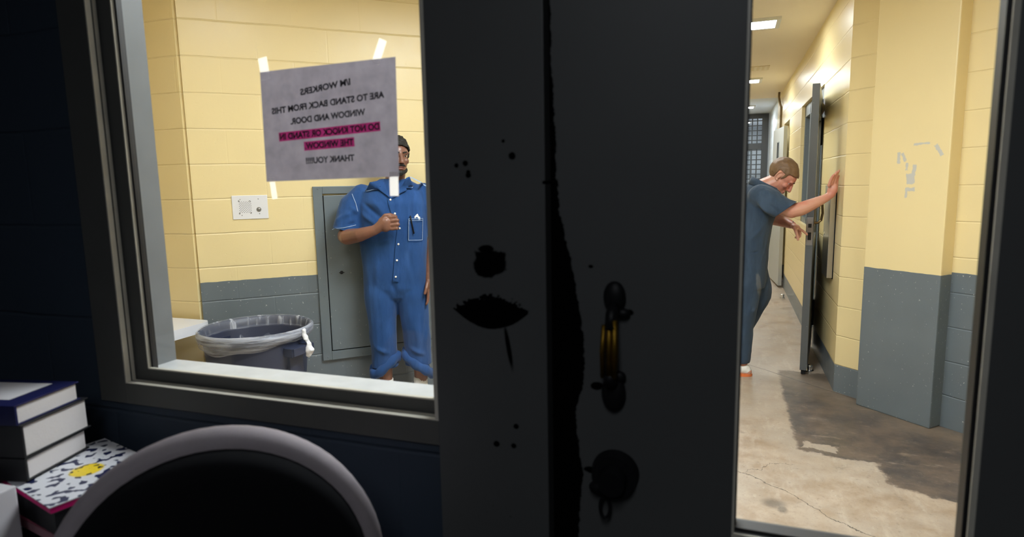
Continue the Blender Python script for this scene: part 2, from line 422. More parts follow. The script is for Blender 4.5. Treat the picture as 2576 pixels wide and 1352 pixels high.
def paper_mat(name, col, trans, mott=.1):
    n = N(name); t = n.t; C = n.coords(); f = n.noise(28, 5, .6, v=C)
    cc = n.mix(f, tuple(a * (1 - mott) for a in col), tuple(min(1, a * (1 + mott)) for a in col))
    d = t.nodes.new('ShaderNodeBsdfDiffuse'); tl = t.nodes.new('ShaderNodeBsdfTranslucent')
    t.links.new(cc, d.inputs[0]); t.links.new(cc, tl.inputs[0]); mx = t.nodes.new('ShaderNodeMixShader'); mx.inputs[0].default_value = trans
    t.links.new(d.outputs[0], mx.inputs[1]); t.links.new(tl.outputs[0], mx.inputs[2]); t.links.new(mx.outputs[0], n.out.inputs[0]); return n.m
M['paper'] = paper_mat('notice_paper', (.29, .262, .305), .42, .42)
def ink_film():
    n = N('pink_highlighter_ink'); t = n.t; tr = t.nodes.new('ShaderNodeBsdfTransparent'); tr.inputs[0].default_value = (1.0, .10, .42, 1)
    t.links.new(tr.outputs[0], n.out.inputs[0]); return n.m
M['pink'] = ink_film()
M['ink'] = plain('toner_ink', (.035, .032, .045), .8)
M['tape'] = paper_mat('masking_tape', (.92, .88, .86), .62, .04)
M['tape_clear'] = glassy('clear_tape', (.96, .96, .98))
def tape_hazy():
    n = N('hazy_clear_tape'); t = n.t; tr = t.nodes.new('ShaderNodeBsdfTransparent'); tl = t.nodes.new('ShaderNodeBsdfTranslucent'); tl.inputs[0].default_value = (1, 1, 1, 1)
    mx = t.nodes.new('ShaderNodeMixShader'); mx.inputs[0].default_value = .45
    t.links.new(tr.outputs[0], mx.inputs[1]); t.links.new(tl.outputs[0], mx.inputs[2]); t.links.new(mx.outputs[0], n.out.inputs[0]); return n.m
M['tape_hazy'] = tape_hazy()

def cloth(name, col, var=.18, faded=None):
    n = N(name); C = n.coords()
    c = n.mix(n.noise(7, 6, .6, v=C), tuple(a * (1 - var) for a in col), tuple(a * (1 + var) for a in col))
    c = n.mix(n.mul(n.noise(45, 4, .7, v=C), .22), c, tuple(min(1, a * 1.7 + .01) for a in col))
    if faded:
        X = n.xyz(C); m = n.mul(n.ellipse(X[0], X[2], *faded, n.noise(26, 4, v=C), .3, .12, .3), .75); c = n.mix(m, c, (.16, .17, .18))
    c = n.mix(n.mul(n.step(n.noise(6, 5, .62, v=n.scale(C, (2.2, 2.2, .55))), .45, .68), .40), c, tuple(min(1, a * 1.75 + .012) for a in col))
    n.base(c).rough(.85); n.set(n.b, 'Sheen Weight', .12); n.set(n.b, 'Specular IOR Level', .2)
    n.bump(n.add(n.mul(n.noise(11, 4, .5, v=n.scale(C, (1.5, 1.5, .5))), 1.0), n.mul(n.noise(240, 2, v=C), .05)), .55, .014); return n.m
M['denim_a'] = cloth('royal_blue_denim', (.016, .060, .190)); M['denim_b'] = cloth('faded_navy_cotton', (.034, .056, .092), faded=(-.035, .70, .016, .085))
M['stitch'] = plain('pale_blue_stitching', (.36, .48, .68), .8)
M['snap'] = plain('pearl_snap', (.85, .83, .80), .22)
def skin(name, col, red, sss=.12, rough=.42):
    n = N(name); C = n.coords()
    n.base(n.mix(n.step(n.noise(9, 5, .6, v=C), .35, .7), col, red)).rough(rough)
    n.set(n.b, 'Subsurface Weight', sss); n.set(n.b, 'Subsurface Radius', (.012, .005, .003)); n.set(n.b, 'Subsurface Scale', .5)
    n.bump(n.noise(120, 3, v=C), .15, .002); return n.m
M['skin_a'] = skin('brown_skin', (.185, .085, .055), (.24, .105, .068), .08, .36)
M['skin_b'] = skin('fair_ruddy_skin', (.64, .33, .235), (.60, .225, .165))
M['hair_a'] = plain('black_curly_hair', (.008, .007, .006), .7, bumpy=1.0, bscale=120)
n = N('sandy_brown_hair'); C = n.coords(); h = n.noise(55, 5, .6, v=n.scale(C, (.5, 2, .6))); n.base(n.mix(h, (.10, .055, .028), (.26, .15, .075))).rough(.5); n.bump(h, .7, .006); M['hair_b'] = n.m
M['eye'] = plain('eye_white', (.50, .46, .43), .3); M['iris'] = plain('dark_iris', (.015, .008, .005), .15)
M['lip_a'] = plain('lips', (.22, .085, .07), .35); M['lip_b'] = plain('pale_lips', (.45, .17, .13), .4)
M['sock'] = plain('white_sock_knit', (.75, .73, .70), .9, bumpy=.6, bscale=90)
M['shoe_w'] = plain('white_canvas_shoe', (.80, .78, .74), .5); M['sole_o'] = plain('orange_sole', (.75, .20, .06), .5)
M['shoe_k'] = plain('black_shoe', (.012, .012, .014), .45); M['cuff_g'] = plain('dark_green_cuff', (.015, .035, .03), .8)

# ------------------------------------------------------------------ setting: walls
def wall(name, A, B, z0, z1, mat, holes=(), t=.12, side=1, z_cut=None):
    """A->B in plan; the visible face is on the line A-B, thickness goes to +local y. local x=along."""
    A = Vector((*A, 0)); B = Vector((*B, 0)); L = (B - A).length; ang = math.atan2(B.y - A.y, B.x - A.x)
    xs = sorted(set([0, L] + [h[0] for h in holes] + [h[1] for h in holes])); zs = sorted(set([z0, z1] + [h[2] for h in holes] + [h[3] for h in holes]))
    bm = BM()
    V = {}
    def v(i, j, k):
        key = (i, j, k)
        if key not in V: V[key] = bm.verts.new((xs[i], (0, t)[j] * side, zs[k]))
        return V[key]
    nx, nz = len(xs) - 1, len(zs) - 1
    def solid(i, k):
        if i < 0 or k < 0 or i >= nx or k >= nz: return False
        cx = (xs[i] + xs[i + 1]) / 2; cz = (zs[k] + zs[k + 1]) / 2
        return not any(h[0] < cx < h[1] and h[2] < cz < h[3] for h in holes)
    for i in range(nx):
        for k in range(nz):
            if not solid(i, k): continue
            bm.faces.new((v(i, 0, k), v(i + 1, 0, k), v(i + 1, 0, k + 1), v(i, 0, k + 1)))
            bm.faces.new((v(i, 1, k), v(i, 1, k + 1), v(i + 1, 1, k + 1), v(i + 1, 1, k)))
            if not solid(i - 1, k): bm.faces.new((v(i, 0, k), v(i, 0, k + 1), v(i, 1, k + 1), v(i, 1, k)))
            if not solid(i + 1, k): bm.faces.new((v(i + 1, 0, k), v(i + 1, 1, k), v(i + 1, 1, k + 1), v(i + 1, 0, k + 1)))
            if not solid(i, k - 1): bm.faces.new((v(i, 0, k), v(i, 1, k), v(i + 1, 1, k), v(i + 1, 0, k)))
            if not solid(i, k + 1): bm.faces.new((v(i, 0, k + 1), v(i + 1, 0, k + 1), v(i + 1, 1, k + 1), v(i, 1, k + 1)))
    return struct(name, bm, mat, loc=(A.x, A.y, 0), rz=ang)

CEIL = 2.725
P1 = Vector((-2.915, 2.755)); d45 = Vector((math.sin(R(47.5)), math.cos(R(47.5))))      # north-west angled wall
P2 = P1 + d45 * ((-1.25 - P1.x) / d45.x)
wall('wall_northwest', P1, P2, 0, CEIL, M['wall_low'])
wall('wall_west_end', (-3.95, 2.725), (-2.93, 2.745), 0, CEIL, M['wall_yellow'], t=.15)
wall('wall_west', (-3.9, 1.15), (-3.9, 2.735), 0, CEIL, M['wall_yellow'])
wall('wall_corridor_west', (-1.25, P2.y), (-1.25, 13.4), 0, CEIL, M['wall_skirt'])
# corridor east wall runs away from the viewer; local x measured from y=13.4 back to 4.54
YA = 4.54
def hy(y0, y1, z0, z1): return (13.4 - y1, 13.4 - y0, z0, z1)
wall('wall_corridor_east', (.70, 11.2), (.70, YA), 0, CEIL, M['wall_skirt'],
     holes=[(11.2 - 6.55, 11.2 - 5.717, 0, 2.20), (11.2 - 7.40, 11.2 - 6.55, .98, 2.20), (11.2 - 9.75, 11.2 - 8.86, 0, 2.20)], t=.16, side=1)
wall('wall_corridor_end_east', (.70, 13.4), (.70, 11.2), 0, CEIL, M['wall_white'])
wall('wall_northeast_corner', (.70, 4.54), (.884, 4.356), 0, CEIL, M['wall_skirt'])
wall('wall_northeast', (.884, 4.356), (2.55, 2.69), 0, CEIL, M['wall_low'])
wall('wall_east', (2.45, 2.90), (2.45, 1.15), 0, CEIL, M['wall_low'])
# pilaster on the angled wall
bm = BM(); box(bm, (0, 0, 0), (.455, .13, CEIL), .008); struct('wall_pilaster', bm, M['pilaster'], loc=(.796, 4.303, 0), rz=R(-45))

bm = BM(); box(bm, (-3.95, 1.0, -.1), (2.6, 17.6, 0)); struct('floor', bm, M['floor'])
bm = BM(); box(bm, (-3.95, 1.0, CEIL), (2.6, 11.0, CEIL + .1)); struct('ceiling', bm, M['ceiling'])
bm = BM(); box(bm, (-1.4, 11.0, CEIL), (1.0, 17.6, CEIL + .1)); o = struct('ceiling_corridor_end', bm, plain('white_ceiling_paint', (.72, .76, .82), .6))

# near wall (window and office door), office face and vestibule face
WX0, WX1, WZ0, WZ1 = -1.30, -.50, 1.012, 2.06
DX0, DX1 = -.283, .637
def nearwall(name, y, t, mat, ox=0, ex=.0):
    return wall(name, (-3.9 if y > 1.05 else -1.95, y), (2.45 if y > 1.05 else 1.6, y), 0, CEIL, mat,
        holes=[((WX0 - ex) - (-3.9 if y > 1.05 else -1.95), (DX1 + .06) - (-3.9 if y > 1.05 else -1.95), WZ0 - .0 if False else 0.0, 2.20)], t=t)
# hole spans window + frame post + door; the part below the window is filled separately
nearwall('wall_south', 1.075, .07, M['wall_low'], ex=.03)
nearwall('wall_office_north', 1.0, .075, M['office_wall'], ex=.0)
bm = BM(); box(bm, (-1.30, 1.0, 0), (-.50, 1.075, .97)); struct('wall_office_window', bm, M['office_wall'])
bm = BM(); box(bm, (-1.33, 1.075, 0), (-.50, 1.145, .995)); struct('wall_vestibule_window', bm, M['wall_low'])
bm = BM(); box(bm, (-1.33, 1.0, 2.09), (-.50, 1.145, 2.21)); struct('wall_window_head', bm, M['office_wall'])

# ------------------------------------------------------------------ window_1 frame and pane
win = empty('window_1', (-.9, 1.0, 1.0)); win['kind'] = 'structure'
def W(bm_fn, name, mat, label=None):
    bm = BM(); bm_fn(bm)
    o = obj(name, bm, mat, win, label=label); o.matrix_parent_inverse = Matrix.Translation(win.location).inverted(); return o
def cas(bm):
    box(bm, (-1.385, .993, .962), (-1.301, 1.0, 2.14), .002); box(bm, (-1.301, .993, .962), (-.50, 1.0, 1.011), .002)
    box(bm, (-1.301, .993, WZ1), (-.50, 1.0, 2.14), .002); box(bm, (-1.302, 1.0, 1.0), (-1.2995, 1.024, 2.06)); box(bm, (-1.3, 1.0, 1.0), (-.5, 1.024, 1.0115))
W(cas, 'casing', M['frame_dark'])
def lip(bm):   # rebate edge facing into the opening, its light painted as a pale tone
    box(bm, (-1.302, .994, 1.008), (-1.2985, 1.006, WZ1)); box(bm, (-1.302, .994, 1.008), (-.500, 1.006, 1.0125)); box(bm, (-1.3, .994, WZ1 - .003), (-.5, 1.006, WZ1))
    box(bm, (-1.302, 1.0105, 1.008), (-1.2983, 1.0185, WZ1)); box(bm, (-1.302, 1.0105, 1.008), (-.503, 1.0185, 1.0130))
W(lip, 'rebate_edge', M['frame_edge'], 'rebate edge with light painted pale')
def stop(bm):
    box(bm, (-1.31, 1.024, 1.0), (-1.262, 1.0312, 2.06), .001); box(bm, (-1.262, 1.024, 1.0), (-.525, 1.0312, 1.040), .001)
    box(bm, (-.525, 1.024, 1.0), (-.50, 1.0312, 2.06), .001); box(bm, (-1.262, 1.024, 2.03), (-.525, 1.0312, 2.06), .001)
W(stop, 'glazing_stop', M['frame_dark'])
def stope(bm):
    box(bm, (-1.264, 1.0235, 1.040), (-1.2612, 1.0315, 2.03)); box(bm, (-.5265, 1.0225, 1.04), (-.5245, 1.0315, 2.03)); box(bm, (-1.262, 1.0230, 1.0385), (-.525, 1.0315, 1.0415))
    box(bm, (-.5115, .995, 1.012), (-.5005, 1.0, 2.06))  # pale strip paints the lit edge beside the post
W(stope, 'glazing_stop_edge', M['frame_edge'], 'stop edge with light painted pale')
def gask(bm):
    box(bm, (-1.27, 1.0315, 1.03), (-1.256, 1.045, 2.04)); box(bm, (-.531, 1.0315, 1.03), (-.52, 1.045, 2.04)); box(bm, (-1.262, 1.0315, 1.03), (-.525, 1.045, 1.036))
W(gask, 'gasket', M['rubber'])
def outj(bm):
    box(bm, (-1.335, 1.045, 1.0), (-1.318, 1.15, 2.10)); box(bm, (-1.335, 1.045, 1.0), (-1.285, 1.066, 2.1), .002)
    box(bm, (-.505, 1.045, 1.0), (-.49, 1.15, 2.10)); box(bm, (-1.335, 1.045, 2.07), (-.49, 1.15, 2.10))
W(outj, 'outer_jamb', M['frame_grey'])
W(lambda bm: box(bm, (-1.32, 1.045, .995), (-.50, 1.152, 1.022), .003), 'outer_sill', M['sill'], 'pale scuffed outer sill')
W(lambda bm: box(bm, (-1.262, 1.0345, 1.038), (-.525, 1.0385, 2.04)), 'pane', M['glass'])

# frame post between window and door, and the door frame
bm = BM(); box(bm, (-.50, .985, 0), (-.2885, 1.145, 2.20), .002)
struct('trim_3', bm, M['door_frame'])
bm = BM(); box(bm, (-.2885, .985, 2.125), (.697, 1.145, 2.20), .002); box(bm, (.640, .985, 0), (.697, 1.145, 2.125), .002); box(bm, (-.2885, 1.05, 0), (-.27, 1.145, 2.125)); struct('trim_4', bm, M['frame_dark'])

# ------------------------------------------------------------------ door_1: office door with a glazed opening
d1 = empty('door_1', (-.283, 1.0, 0)); d1['kind'] = 'structure'
def Dp(name, bm, mat, label=None, par=None, smooth=False):
    o = obj(name, bm, mat, par or d1, label=label, smooth=smooth)
    if par is None: o.matrix_parent_inverse = Matrix.Translation(d1.location).inverted()
    return o
GX0, GX1, GZ0, GZ1 = .021, .338, .879, 1.95
bm = BM()
box(bm, (DX0, 1.0, .008), (GX0, 1.045, 2.12)); box(bm, (GX1, 1.0, .008), (DX1, 1.045, 2.12)); box(bm, (GX0, 1.0, .008), (GX1, 1.045, GZ0)); box(bm, (GX0, 1.0, GZ1), (GX1, 1.045, 2.12))
Dp('door_leaf', bm, M['door_leaf'])
bm = BM()
box(bm, (GX0 - .004, .996, GZ0 - .010), (GX1 + .008, 1.0, GZ0 - .001)); box(bm, (GX1 - .0015, .996, GZ0), (GX1 + .0065, 1.0, GZ1)); box(bm, (GX0 - .004, .996, GZ1), (GX1 + .008, 1.0, GZ1 + .009))
box(bm, (GX0 - .004, .996, GZ0), (GX0 , 1.0, GZ1)); Dp('glazing_bead', bm, M['frame_edge'], 'glazing bead with light painted pale')
bm = BM(); box(bm, (GX0, 1.01, GZ0), (GX0 + .003, 1.03, GZ1)); box(bm, (GX1 - .006, 1.005, GZ0), (GX1, 1.03, GZ1)); box(bm, (GX0, 1.004, GZ0), (GX1, 1.03, GZ0 + .006)); Dp('gasket', bm, M['rubber'])
bm = BM(); box(bm, (GX0 + .002, 1.018, GZ0 + .003), (GX1 - .004, 1.023, GZ1)); Dp('pane', bm, M['glass'])
# pull handle: two black oval mounts and a worn brass grip
ph = Dp('pull_handle', (lambda b: (ell(b, (-.174, .992, 1.262), (.0185, .012, .026)), ell(b, (-.160, .990, 1.236), (.012, .008, .008)), ell(b, (-.175, .992, 1.098), (.0205, .013, .031)), ell(b, (-.167, .990, 1.128), (.013, .009, .010)),
     tube(b, [(-.174, .99, 1.250), (-.174, .965, 1.238), (-.174, .958, 1.215)], .010), tube(b, [(-.176, .99, 1.112), (-.176, .965, 1.128), (-.176, .958, 1.140)], .010), b)[-1])(BM()), M['black'], smooth=True)
bm = BM()
tube(bm, [(-.185, .957, 1.222), (-.187, .954, 1.18), (-.187, .957, 1.135)], [.0035, .0042, .0035], 12); tube(bm, [(-.168, .957, 1.230), (-.167, .954, 1.18), (-.169, .957, 1.135)], [.0045, .0058, .0045], 12)
tube(bm, [(-.177, .960, 1.228), (-.177, .957, 1.18), (-.177, .960, 1.132)], .0048, 10)
g = Dp('grip', bm, M['brass'], 'worn brass grip', par=ph, smooth=True)
bm = BM(); cyl(bm, (-.173, 1.0, .954), (-.173, .978, .954), .041, .037, 40); cyl(bm, (-.173, .978, .954), (-.173, .955, .952), .024, .022, 32); ell(bm, (-.190, .985, .930), (.026, .012, .013))
kn = Dp('door_knob', bm, M['black'], smooth=False)
bm = BM(); tube(bm, [(-.187 + .0085 * math.sin(t), .980, .898 + .019 * math.cos(t)) for t in [2 * math.pi * i / 20 for i in range(20)]], .0028, 8, closed=True); Dp('key_ring', bm, M['black'], par=kn, smooth=True)

# ------------------------------------------------------------------ office shell (behind the viewer)
bm = BM(); box(bm, (-1.95, -2.2, -.1), (1.6, 1.0, 0)); struct('floor_office', bm, plain('dark_office_floor', (.045, .042, .040), .5, var=.2))
bm = BM(); box(bm, (-1.95, -2.2, 2.6), (1.6, 1.0, 2.7)); struct('ceiling_office', bm, plain('office_ceiling', (.18, .18, .18), .9))
bm = BM(); box(bm, (-2.05, -2.2, 0), (-1.95, 1.0, 2.6)); struct('wall_office_west', bm, M['office_plain'])
bm = BM(); box(bm, (1.6, -2.2, 0), (1.7, 1.0, 2.6)); struct('wall_office_east', bm, M['office_plain'])
bm = BM(); box(bm, (-2.05, -2.3, 0), (1.7, -2.2, 2.6)); struct('wall_office_south', bm, M['office_plain'])

# ------------------------------------------------------------------ ceiling lights
def ceiling_light(x, y, lx, ly, label, z=CEIL, mat='lamp', group=None):
    t = empty('ceiling_light', (x, y, z)); tag(t, label, 'ceiling light', group)
    bm = BM(); a, b = lx / 2, ly / 2; f = .035
    box(bm, (-a - f, -b - f, -.022), (-a, b + f, 0)); box(bm, (a, -b - f, -.022), (a + f, b + f, 0)); box(bm, (-a, -b - f, -.022), (a, -b, 0)); box(bm, (-a, b, -.022), (a, b + f, 0))
    obj('frame', bm, plain('white_light_trim', (.7, .7, .68), .5), t)
    bm = BM(); box(bm, (-a, -b, -.018), (a, b, -.006)); obj('diffuser', bm, M[mat], t); return t
ceiling_light(-.225, 5.72, 1.08, .27, 'recessed white corridor ceiling panel light, largest and nearest one beside the door edge')
ceiling_light(-.225, 8.90, 1.08, .27, 'corridor ceiling panel light, second one down the corridor')
ceiling_light(-.225, 12.1, 1.15, .27, 'small looking corridor ceiling panel light near the barred gate')
ceiling_light(-.225, 15.3, 1.20, .27, 'far ceiling panel light seen through the mesh of the gate')
ceiling_light(-.45, 2.35, .58, 1.15, 'ceiling panel light in the vestibule between the two angled walls')
ceiling_light(-1.95, 1.95, .58, .58, 'fill panel added above the vestibule outside the office window', mat='lamp_fill')  # added fill for the outer sill and chair rim
ceiling_light(1.35, 2.0, .58, .90, 'fill panel added over the vestibule floor outside the office door', mat='lamp_fill')  # added fill for the near right side and floor
ceiling_light(0, -.9, .3, 1.2, 'unseen fill panel added to brighten the dark office', z=2.6, mat='office_fill')  # added fill, lifts the door and its frame
# vent grille dots in the corridor ceiling
t = empty('ceiling_vent', (.21, 8.0, CEIL)); tag(t, 'perforated vent in the corridor ceiling between the two nearest lights', 'vent')
bm = BM(); box(bm, (-.18, -.15, -.006), (.18, .15, 0)); obj('vent_plate', bm, plain('vent_cream', (.72, .62, .42), .5), t)
vm = plain('vent_white', (.95, .92, .8), .4)
for i in range(6):
    for k in range(3): bm = BM(); cyl(bm, (-.14 + i * .056, -.09 + k * .09, -.0075), (-.14 + i * .056, -.09 + k * .09, -.006), .016, n=12); obj('vent_dimple', bm, vm, t)


# ------------------------------------------------------------------ corridor: cell doorway, side window, doors
w2 = empty('window_2', (.762, 6.97, .98)); w2['kind'] = 'structure'
bm = BM()
box(bm, (-.03, -.42, 1.10), (.04, .42, 1.215)); box(bm, (-.03, -.42, 0), (.04, .42, .06)); 
for yy in (-.40, -.06, .40): box(bm, (-.03, yy - .022, 0), (.04, yy + .022, 1.215), .003)
obj('window_frame', bm, M['panel'], w2)
bm = BM(); box(bm, (.02, -.4, .06), (.03, .4, 1.10)); obj('pane', bm, plain('dark_steel_infill', (.045, .05, .055), .35), w2)
bm = BM(); box(bm, (.72, 5.717, 0), (.84, 5.765, 2.20), .002); box(bm, (.72, 6.50, 0), (.84, 6.55, 2.20), .002); box(bm, (.72, 5.765, 2.10), (.84, 6.50, 2.20), .002)
struct('trim_5', bm, M['panel'])
bm = BM(); box(bm, (.86, 5.6, 0), (.88, 7.5, 2.4)); struct('wall_cell_dark_backing', bm, M['black_soft'])  # black sheet stands for the darkness of the room beyond
bm = BM(); box(bm, (.86, 8.7, 0), (.88, 9.9, 2.4)); struct('wall_store_back', bm, M['far_door'])

# open cell door seen edge-on: hinged at y 5.72, free edge towards the viewer
hp = Vector((.670, 5.735)); fp = Vector((.545, 4.868)); L = (fp - hp).length; ang = math.atan2(fp.y - hp.y, fp.x - hp.x)
d2 = empty('door_2', (hp.x, hp.y, 0), ang); d2['kind'] = 'structure'
bm = BM()   # glazed upper half: solid lower panel, stiles and top rail
box(bm, (.012, -.024, .035), (L, .024, 1.00), .002); box(bm, (.012, -.024, 1.90), (L, .024, 2.095), .002)
box(bm, (L - .115, -.0239, .99), (L - .0001, .0239, 1.91)); box(bm, (.0121, -.0239, .99), (.11, .0239, 1.91))
obj('door_leaf', bm, M['cell_door'], d2)
bm = BM(); box(bm, (.10, -.003, .99), (L - .11, .003, 1.91)); obj('pane', bm, M['glass'], d2)
bm = BM(); box(bm, (L - .001, -.0205, .965), (L + .0025, .0205, 1.165), .001); lp = obj('lock_plate', bm, plain('grey_lock_steel', (.32, .30, .30), .4, .5, var=.2, vscale=30), d2)
bm = BM(); box(bm, (L + .0005, -.011, 1.092), (L + .0032, .011, 1.120)); box(bm, (L + .0005, -.011, 1.003), (L + .0032, .011, 1.058)); obj('lock_slots', bm, M['hole'], lp)
bm = BM(); tube(bm, [(L - .10, .022, 1.12), (L - .10, .045, 1.12), (L - .10, .068, 1.14), (L - .10, .076, 1.19), (L - .10, .072, 1.25), (L - .10, .050, 1.285), (L - .10, .022, 1.29)], .009, 10)
box(bm, (L - .13, .022, 1.10), (L - .07, .028, 1.31)); obj('pull_handle', bm, M['bronze'], d2, smooth=False, label='dark bronze pull handle')
for zz in (1.83, .32):
    bm = BM(); box(bm, (-.02, .0, zz - .12), (.05, .036, zz + .10), .004); cyl(bm, (.0, .035, zz - .12), (.0, .035, zz + .10), .013); obj('hinge', bm, M['black_soft'], d2)
bm = BM(); box(bm, (L - .09, -.015, .005), (L - .01, .015, .035)); obj('door_sweep', bm, M['black_soft'], d2)
bm = BM(); ell(bm, (0, 0, 0), (.030, .026, .055)); cyl(bm, (0, 0, -.06), (0, 0, -.075), .016)
t = obj('door_closer', bm, M['steel'], None, smooth=True, loc=(.672, 5.66, 2.00)); tag(t, 'small shiny rounded fitting on wall above the open cell door hinge', 'door fitting')

d3 = empty('door_3', (.675, 8.80, 0), math.atan2(9.66 - 8.80, .605 - .675)); d3['kind'] = 'structure'
bm = BM(); box(bm, (0, 0, .03), (.87, .045, 2.11), .002); obj('door_leaf', bm, M['far_door'], d3)
bm = BM(); box(bm, (.35, .044, 1.30), (.47, .050, 1.92)); f_ = obj('vision_slot', bm, M['hole'], d3)
bm = BM()
for a in (.338, .47): box(bm, (a, .044, 1.29), (a + .012, .052, 1.93))
obj('slot_frame', bm, M['panel'], d3)

# mesh gate closing the corridor
gt = empty('door_4', (-.3, 13.4, 0)); gt['kind'] = 'structure'
bm = BM()
for (x0, x1, z0, z1) in ((-.95, .98, 2.62, 2.71), (.87, .98, 0, 2.62), (-.95, -.84, 0, 2.62), (-.84, .87, 2.02, 2.14), (-.84, .87, 0, .15), (-.02, .06, .15, 2.02)): box(bm, (x0, -.03, z0), (x1, .03, z1), .004)
M['gate'] = plain('dark_gate_paint', (.055, .058, .062), .45)
obj('gate_frame', bm, M['gate'], gt)
bm = BM()
for i in range(19): xx = -.84 + i * .095; box(bm, (xx - .011, -.008, .15), (xx + .011, .008, 2.62))
for i in range(26): zz = .20 + i * .095; box(bm, (-.84, -.007, zz - .007), (.87, .007, zz + .011))
obj('mesh_panel', bm, M['gate'], gt)
wall('wall_corridor_end', (-1.25, 13.4), (.82, 13.4), 0, CEIL, M['wall_white'], holes=[(0.0, 1.935, 0, 2.71)], t=.1)
bm = BM(); box(bm, (-1.5, 17.2, 0), (1.2, 17.3, CEIL)); struct('wall_beyond_gate', bm, M['wall_white'])
bm = BM(); box(bm, (.80, 13.5, 0), (.9, 17.2, CEIL)); struct('wall_beyond_gate_east', bm, M['wall_white'])
bm = BM(); box(bm, (-1.4, 13.4, 0), (-1.3, 17.2, CEIL)); struct('wall_beyond_gate_west', bm, M['wall_white'])
bm = BM()
for i in range(7): box(bm, (.0 + i * .06, 0, 0), (.02 + i * .06, .03, 2.1))
box(bm, (-.03, -.01, 0), (.0, .04, 2.15)); box(bm, (.40, -.01, 0), (.44, .04, 2.15)); box(bm, (-.03, -.01, 2.1), (.44, .04, 2.16))
tag(obj('barred_door', bm, M['grey_paint'], None, loc=(.02, 16.2, 0)), 'dark barred door standing far behind the mesh gate', 'door')

# curved conduit
bm = BM(); tube(bm, [(.655, 10.33, CEIL), (.652, 10.31, 2.66), (.66, 10.30, 2.60), (.685, 10.28, 2.50), (.688, 10.28, 2.40), (.688, 10.28, 1.5)], .016, 10); box(bm, (.672, 10.262, 2.36), (.70, 10.298, 2.385))
tag(obj('conduit_pipe', bm, plain('brown_conduit', (.20, .14, .06), .45, .3), None, smooth=True), 'thin curved brown conduit pipe running down the far yellow wall', 'pipe')
# stainless box on the wall beside the hand
t = empty('steel_box', (.70, 4.93, .74)); tag(t, 'narrow stainless steel box mounted on the yellow wall under the hand', 'wall box')
bm = BM(); box(bm, (-.040, -.125, .0), (-.003, .145, .65), .002); obj('box_body', bm, M['steel'], t)
bm = BM(); box(bm, (-.006, -.132, -.006), (0, .15, .66)); obj('back_edge', bm, M['black_soft'], t, label='black backing edge')
bm = BM(); ell(bm, (-.041, .08, .30), (.005, .012, .012)); obj('box_screw', bm, M['chrome'], t, smooth=True)
# floor door stops
for (x, y, lab) in ((.598, 4.965, 'small chrome door stop on the floor beside the open cell door'), (.63, 8.0, 'small chrome door stop on the floor far down the corridor')):
    bm = BM(); cyl(bm, (0, 0, 0), (0, 0, .012), .030); cyl(bm, (0, 0, .012), (0, 0, .045), .019, .021); ell(bm, (0, 0, .045), (.022, .022, .012))
    tag(obj('door_stop', bm, M['chrome'], None, smooth=False, loc=(x, y, 0)), lab, 'door stop')

# ------------------------------------------------------------------ vestibule things on the angled wall
aw = math.atan2(d45.y, d45.x)
def on_nw(name, s, z):   # a point on the north-west wall, s metres from its left corner
    P = P1 + d45 * s; return empty(name, (P.x, P.y, z), aw)
S0 = -((P1.x + 2.83) * d45.x + (P1.y - 2.83) * d45.y)   # s of q=(-2.83,2.83)
t = on_nw('intercom_plate', S0 + .188 - .0, 1.338); tag(t, 'brushed steel intercom plate with speaker holes and button on yellow wall', 'intercom')
bm = BM(); box(bm, (-.098, -.006, -.070), (.098, 0, .070), .002); obj('face_plate', bm, M['steel_matte'], t)
bm = BM()
for i in range(11):
    for k in range(11):
        if (i + k) % 2 == 0: cyl(bm, (-.058 + i * .0062, -.0068, -.030 + k * .0062), (-.058 + i * .0062, -.0055, -.030 + k * .0062), .0020, n=8)
obj('speaker_grille', bm, M['hole'], t, label='diamond pattern of small dark speaker holes')
bm = BM(); cyl(bm, (.047, -.006, -.014), (.047, -.011, -.014), .0135, .0125); ell(bm, (.047, -.011, -.014), (.0095, .004, .0095)); obj('call_button', bm, plain('button_grey', (.30, .29, .28), .35, .6), t)
sm_ = plain('screw_grey', (.35, .34, .34), .35, .7)
for (a, b, q) in ((-.060, .038, .0045), (.0, .038, .0045), (-.060, -.036, .0045), (.002, -.034, .0045), (-.052, .048, .003), (-.048, -.047, .003), (.047, .048, .0035), (.049, -.040, .0035)): bm = BM(); ell(bm, (a, -.0065, b), (q, .0025, q), seg=10); obj('plate_screw', bm, sm_, t)

t = on_nw('access_panel', S0 + .547, .349); tag(t, 'tall grey steel access panel in the block wall behind the standing man', 'access panel')
PW, PH = .86, 1.103
bm = BM(); f = .056
box(bm, (0, -.020, 0), (f, 0, PH), .003); box(bm, (PW - f, -.020, 0), (PW, 0, PH), .003); box(bm, (f, -.020, 0), (PW - f, 0, f), .003); box(bm, (f, -.020, PH - f + .01), (PW - f, 0, PH), .003)
obj('panel_frame', bm, M['panel'], t)
bm = BM(); box(bm, (f, -.006, f), (PW - f, 0, PH - f)); obj('shadow_gap', bm, M['hole'], t)
bm = BM(); box(bm, (f + .006, -.017, f + .006), (PW - f - .006, -.004, PH - f), .003); dr = obj('panel_door', bm, M['panel'], t)
bm = BM(); cyl(bm, (.145, -.017, .56), (.145, -.021, .56), .011, .010, 20); box(bm, (.128, -.0225, .558), (.162, -.0205, .562)); obj('panel_latch', bm, M['hole'], dr)
for s_ in (.03, .25, .50, .72, .83):
    for z_ in (.02, PH - .015): bm = BM(); ell(bm, (s_, -.0205, z_), (.005, .002, .005), seg=8); obj('panel_screw', bm, M['panel'], t)

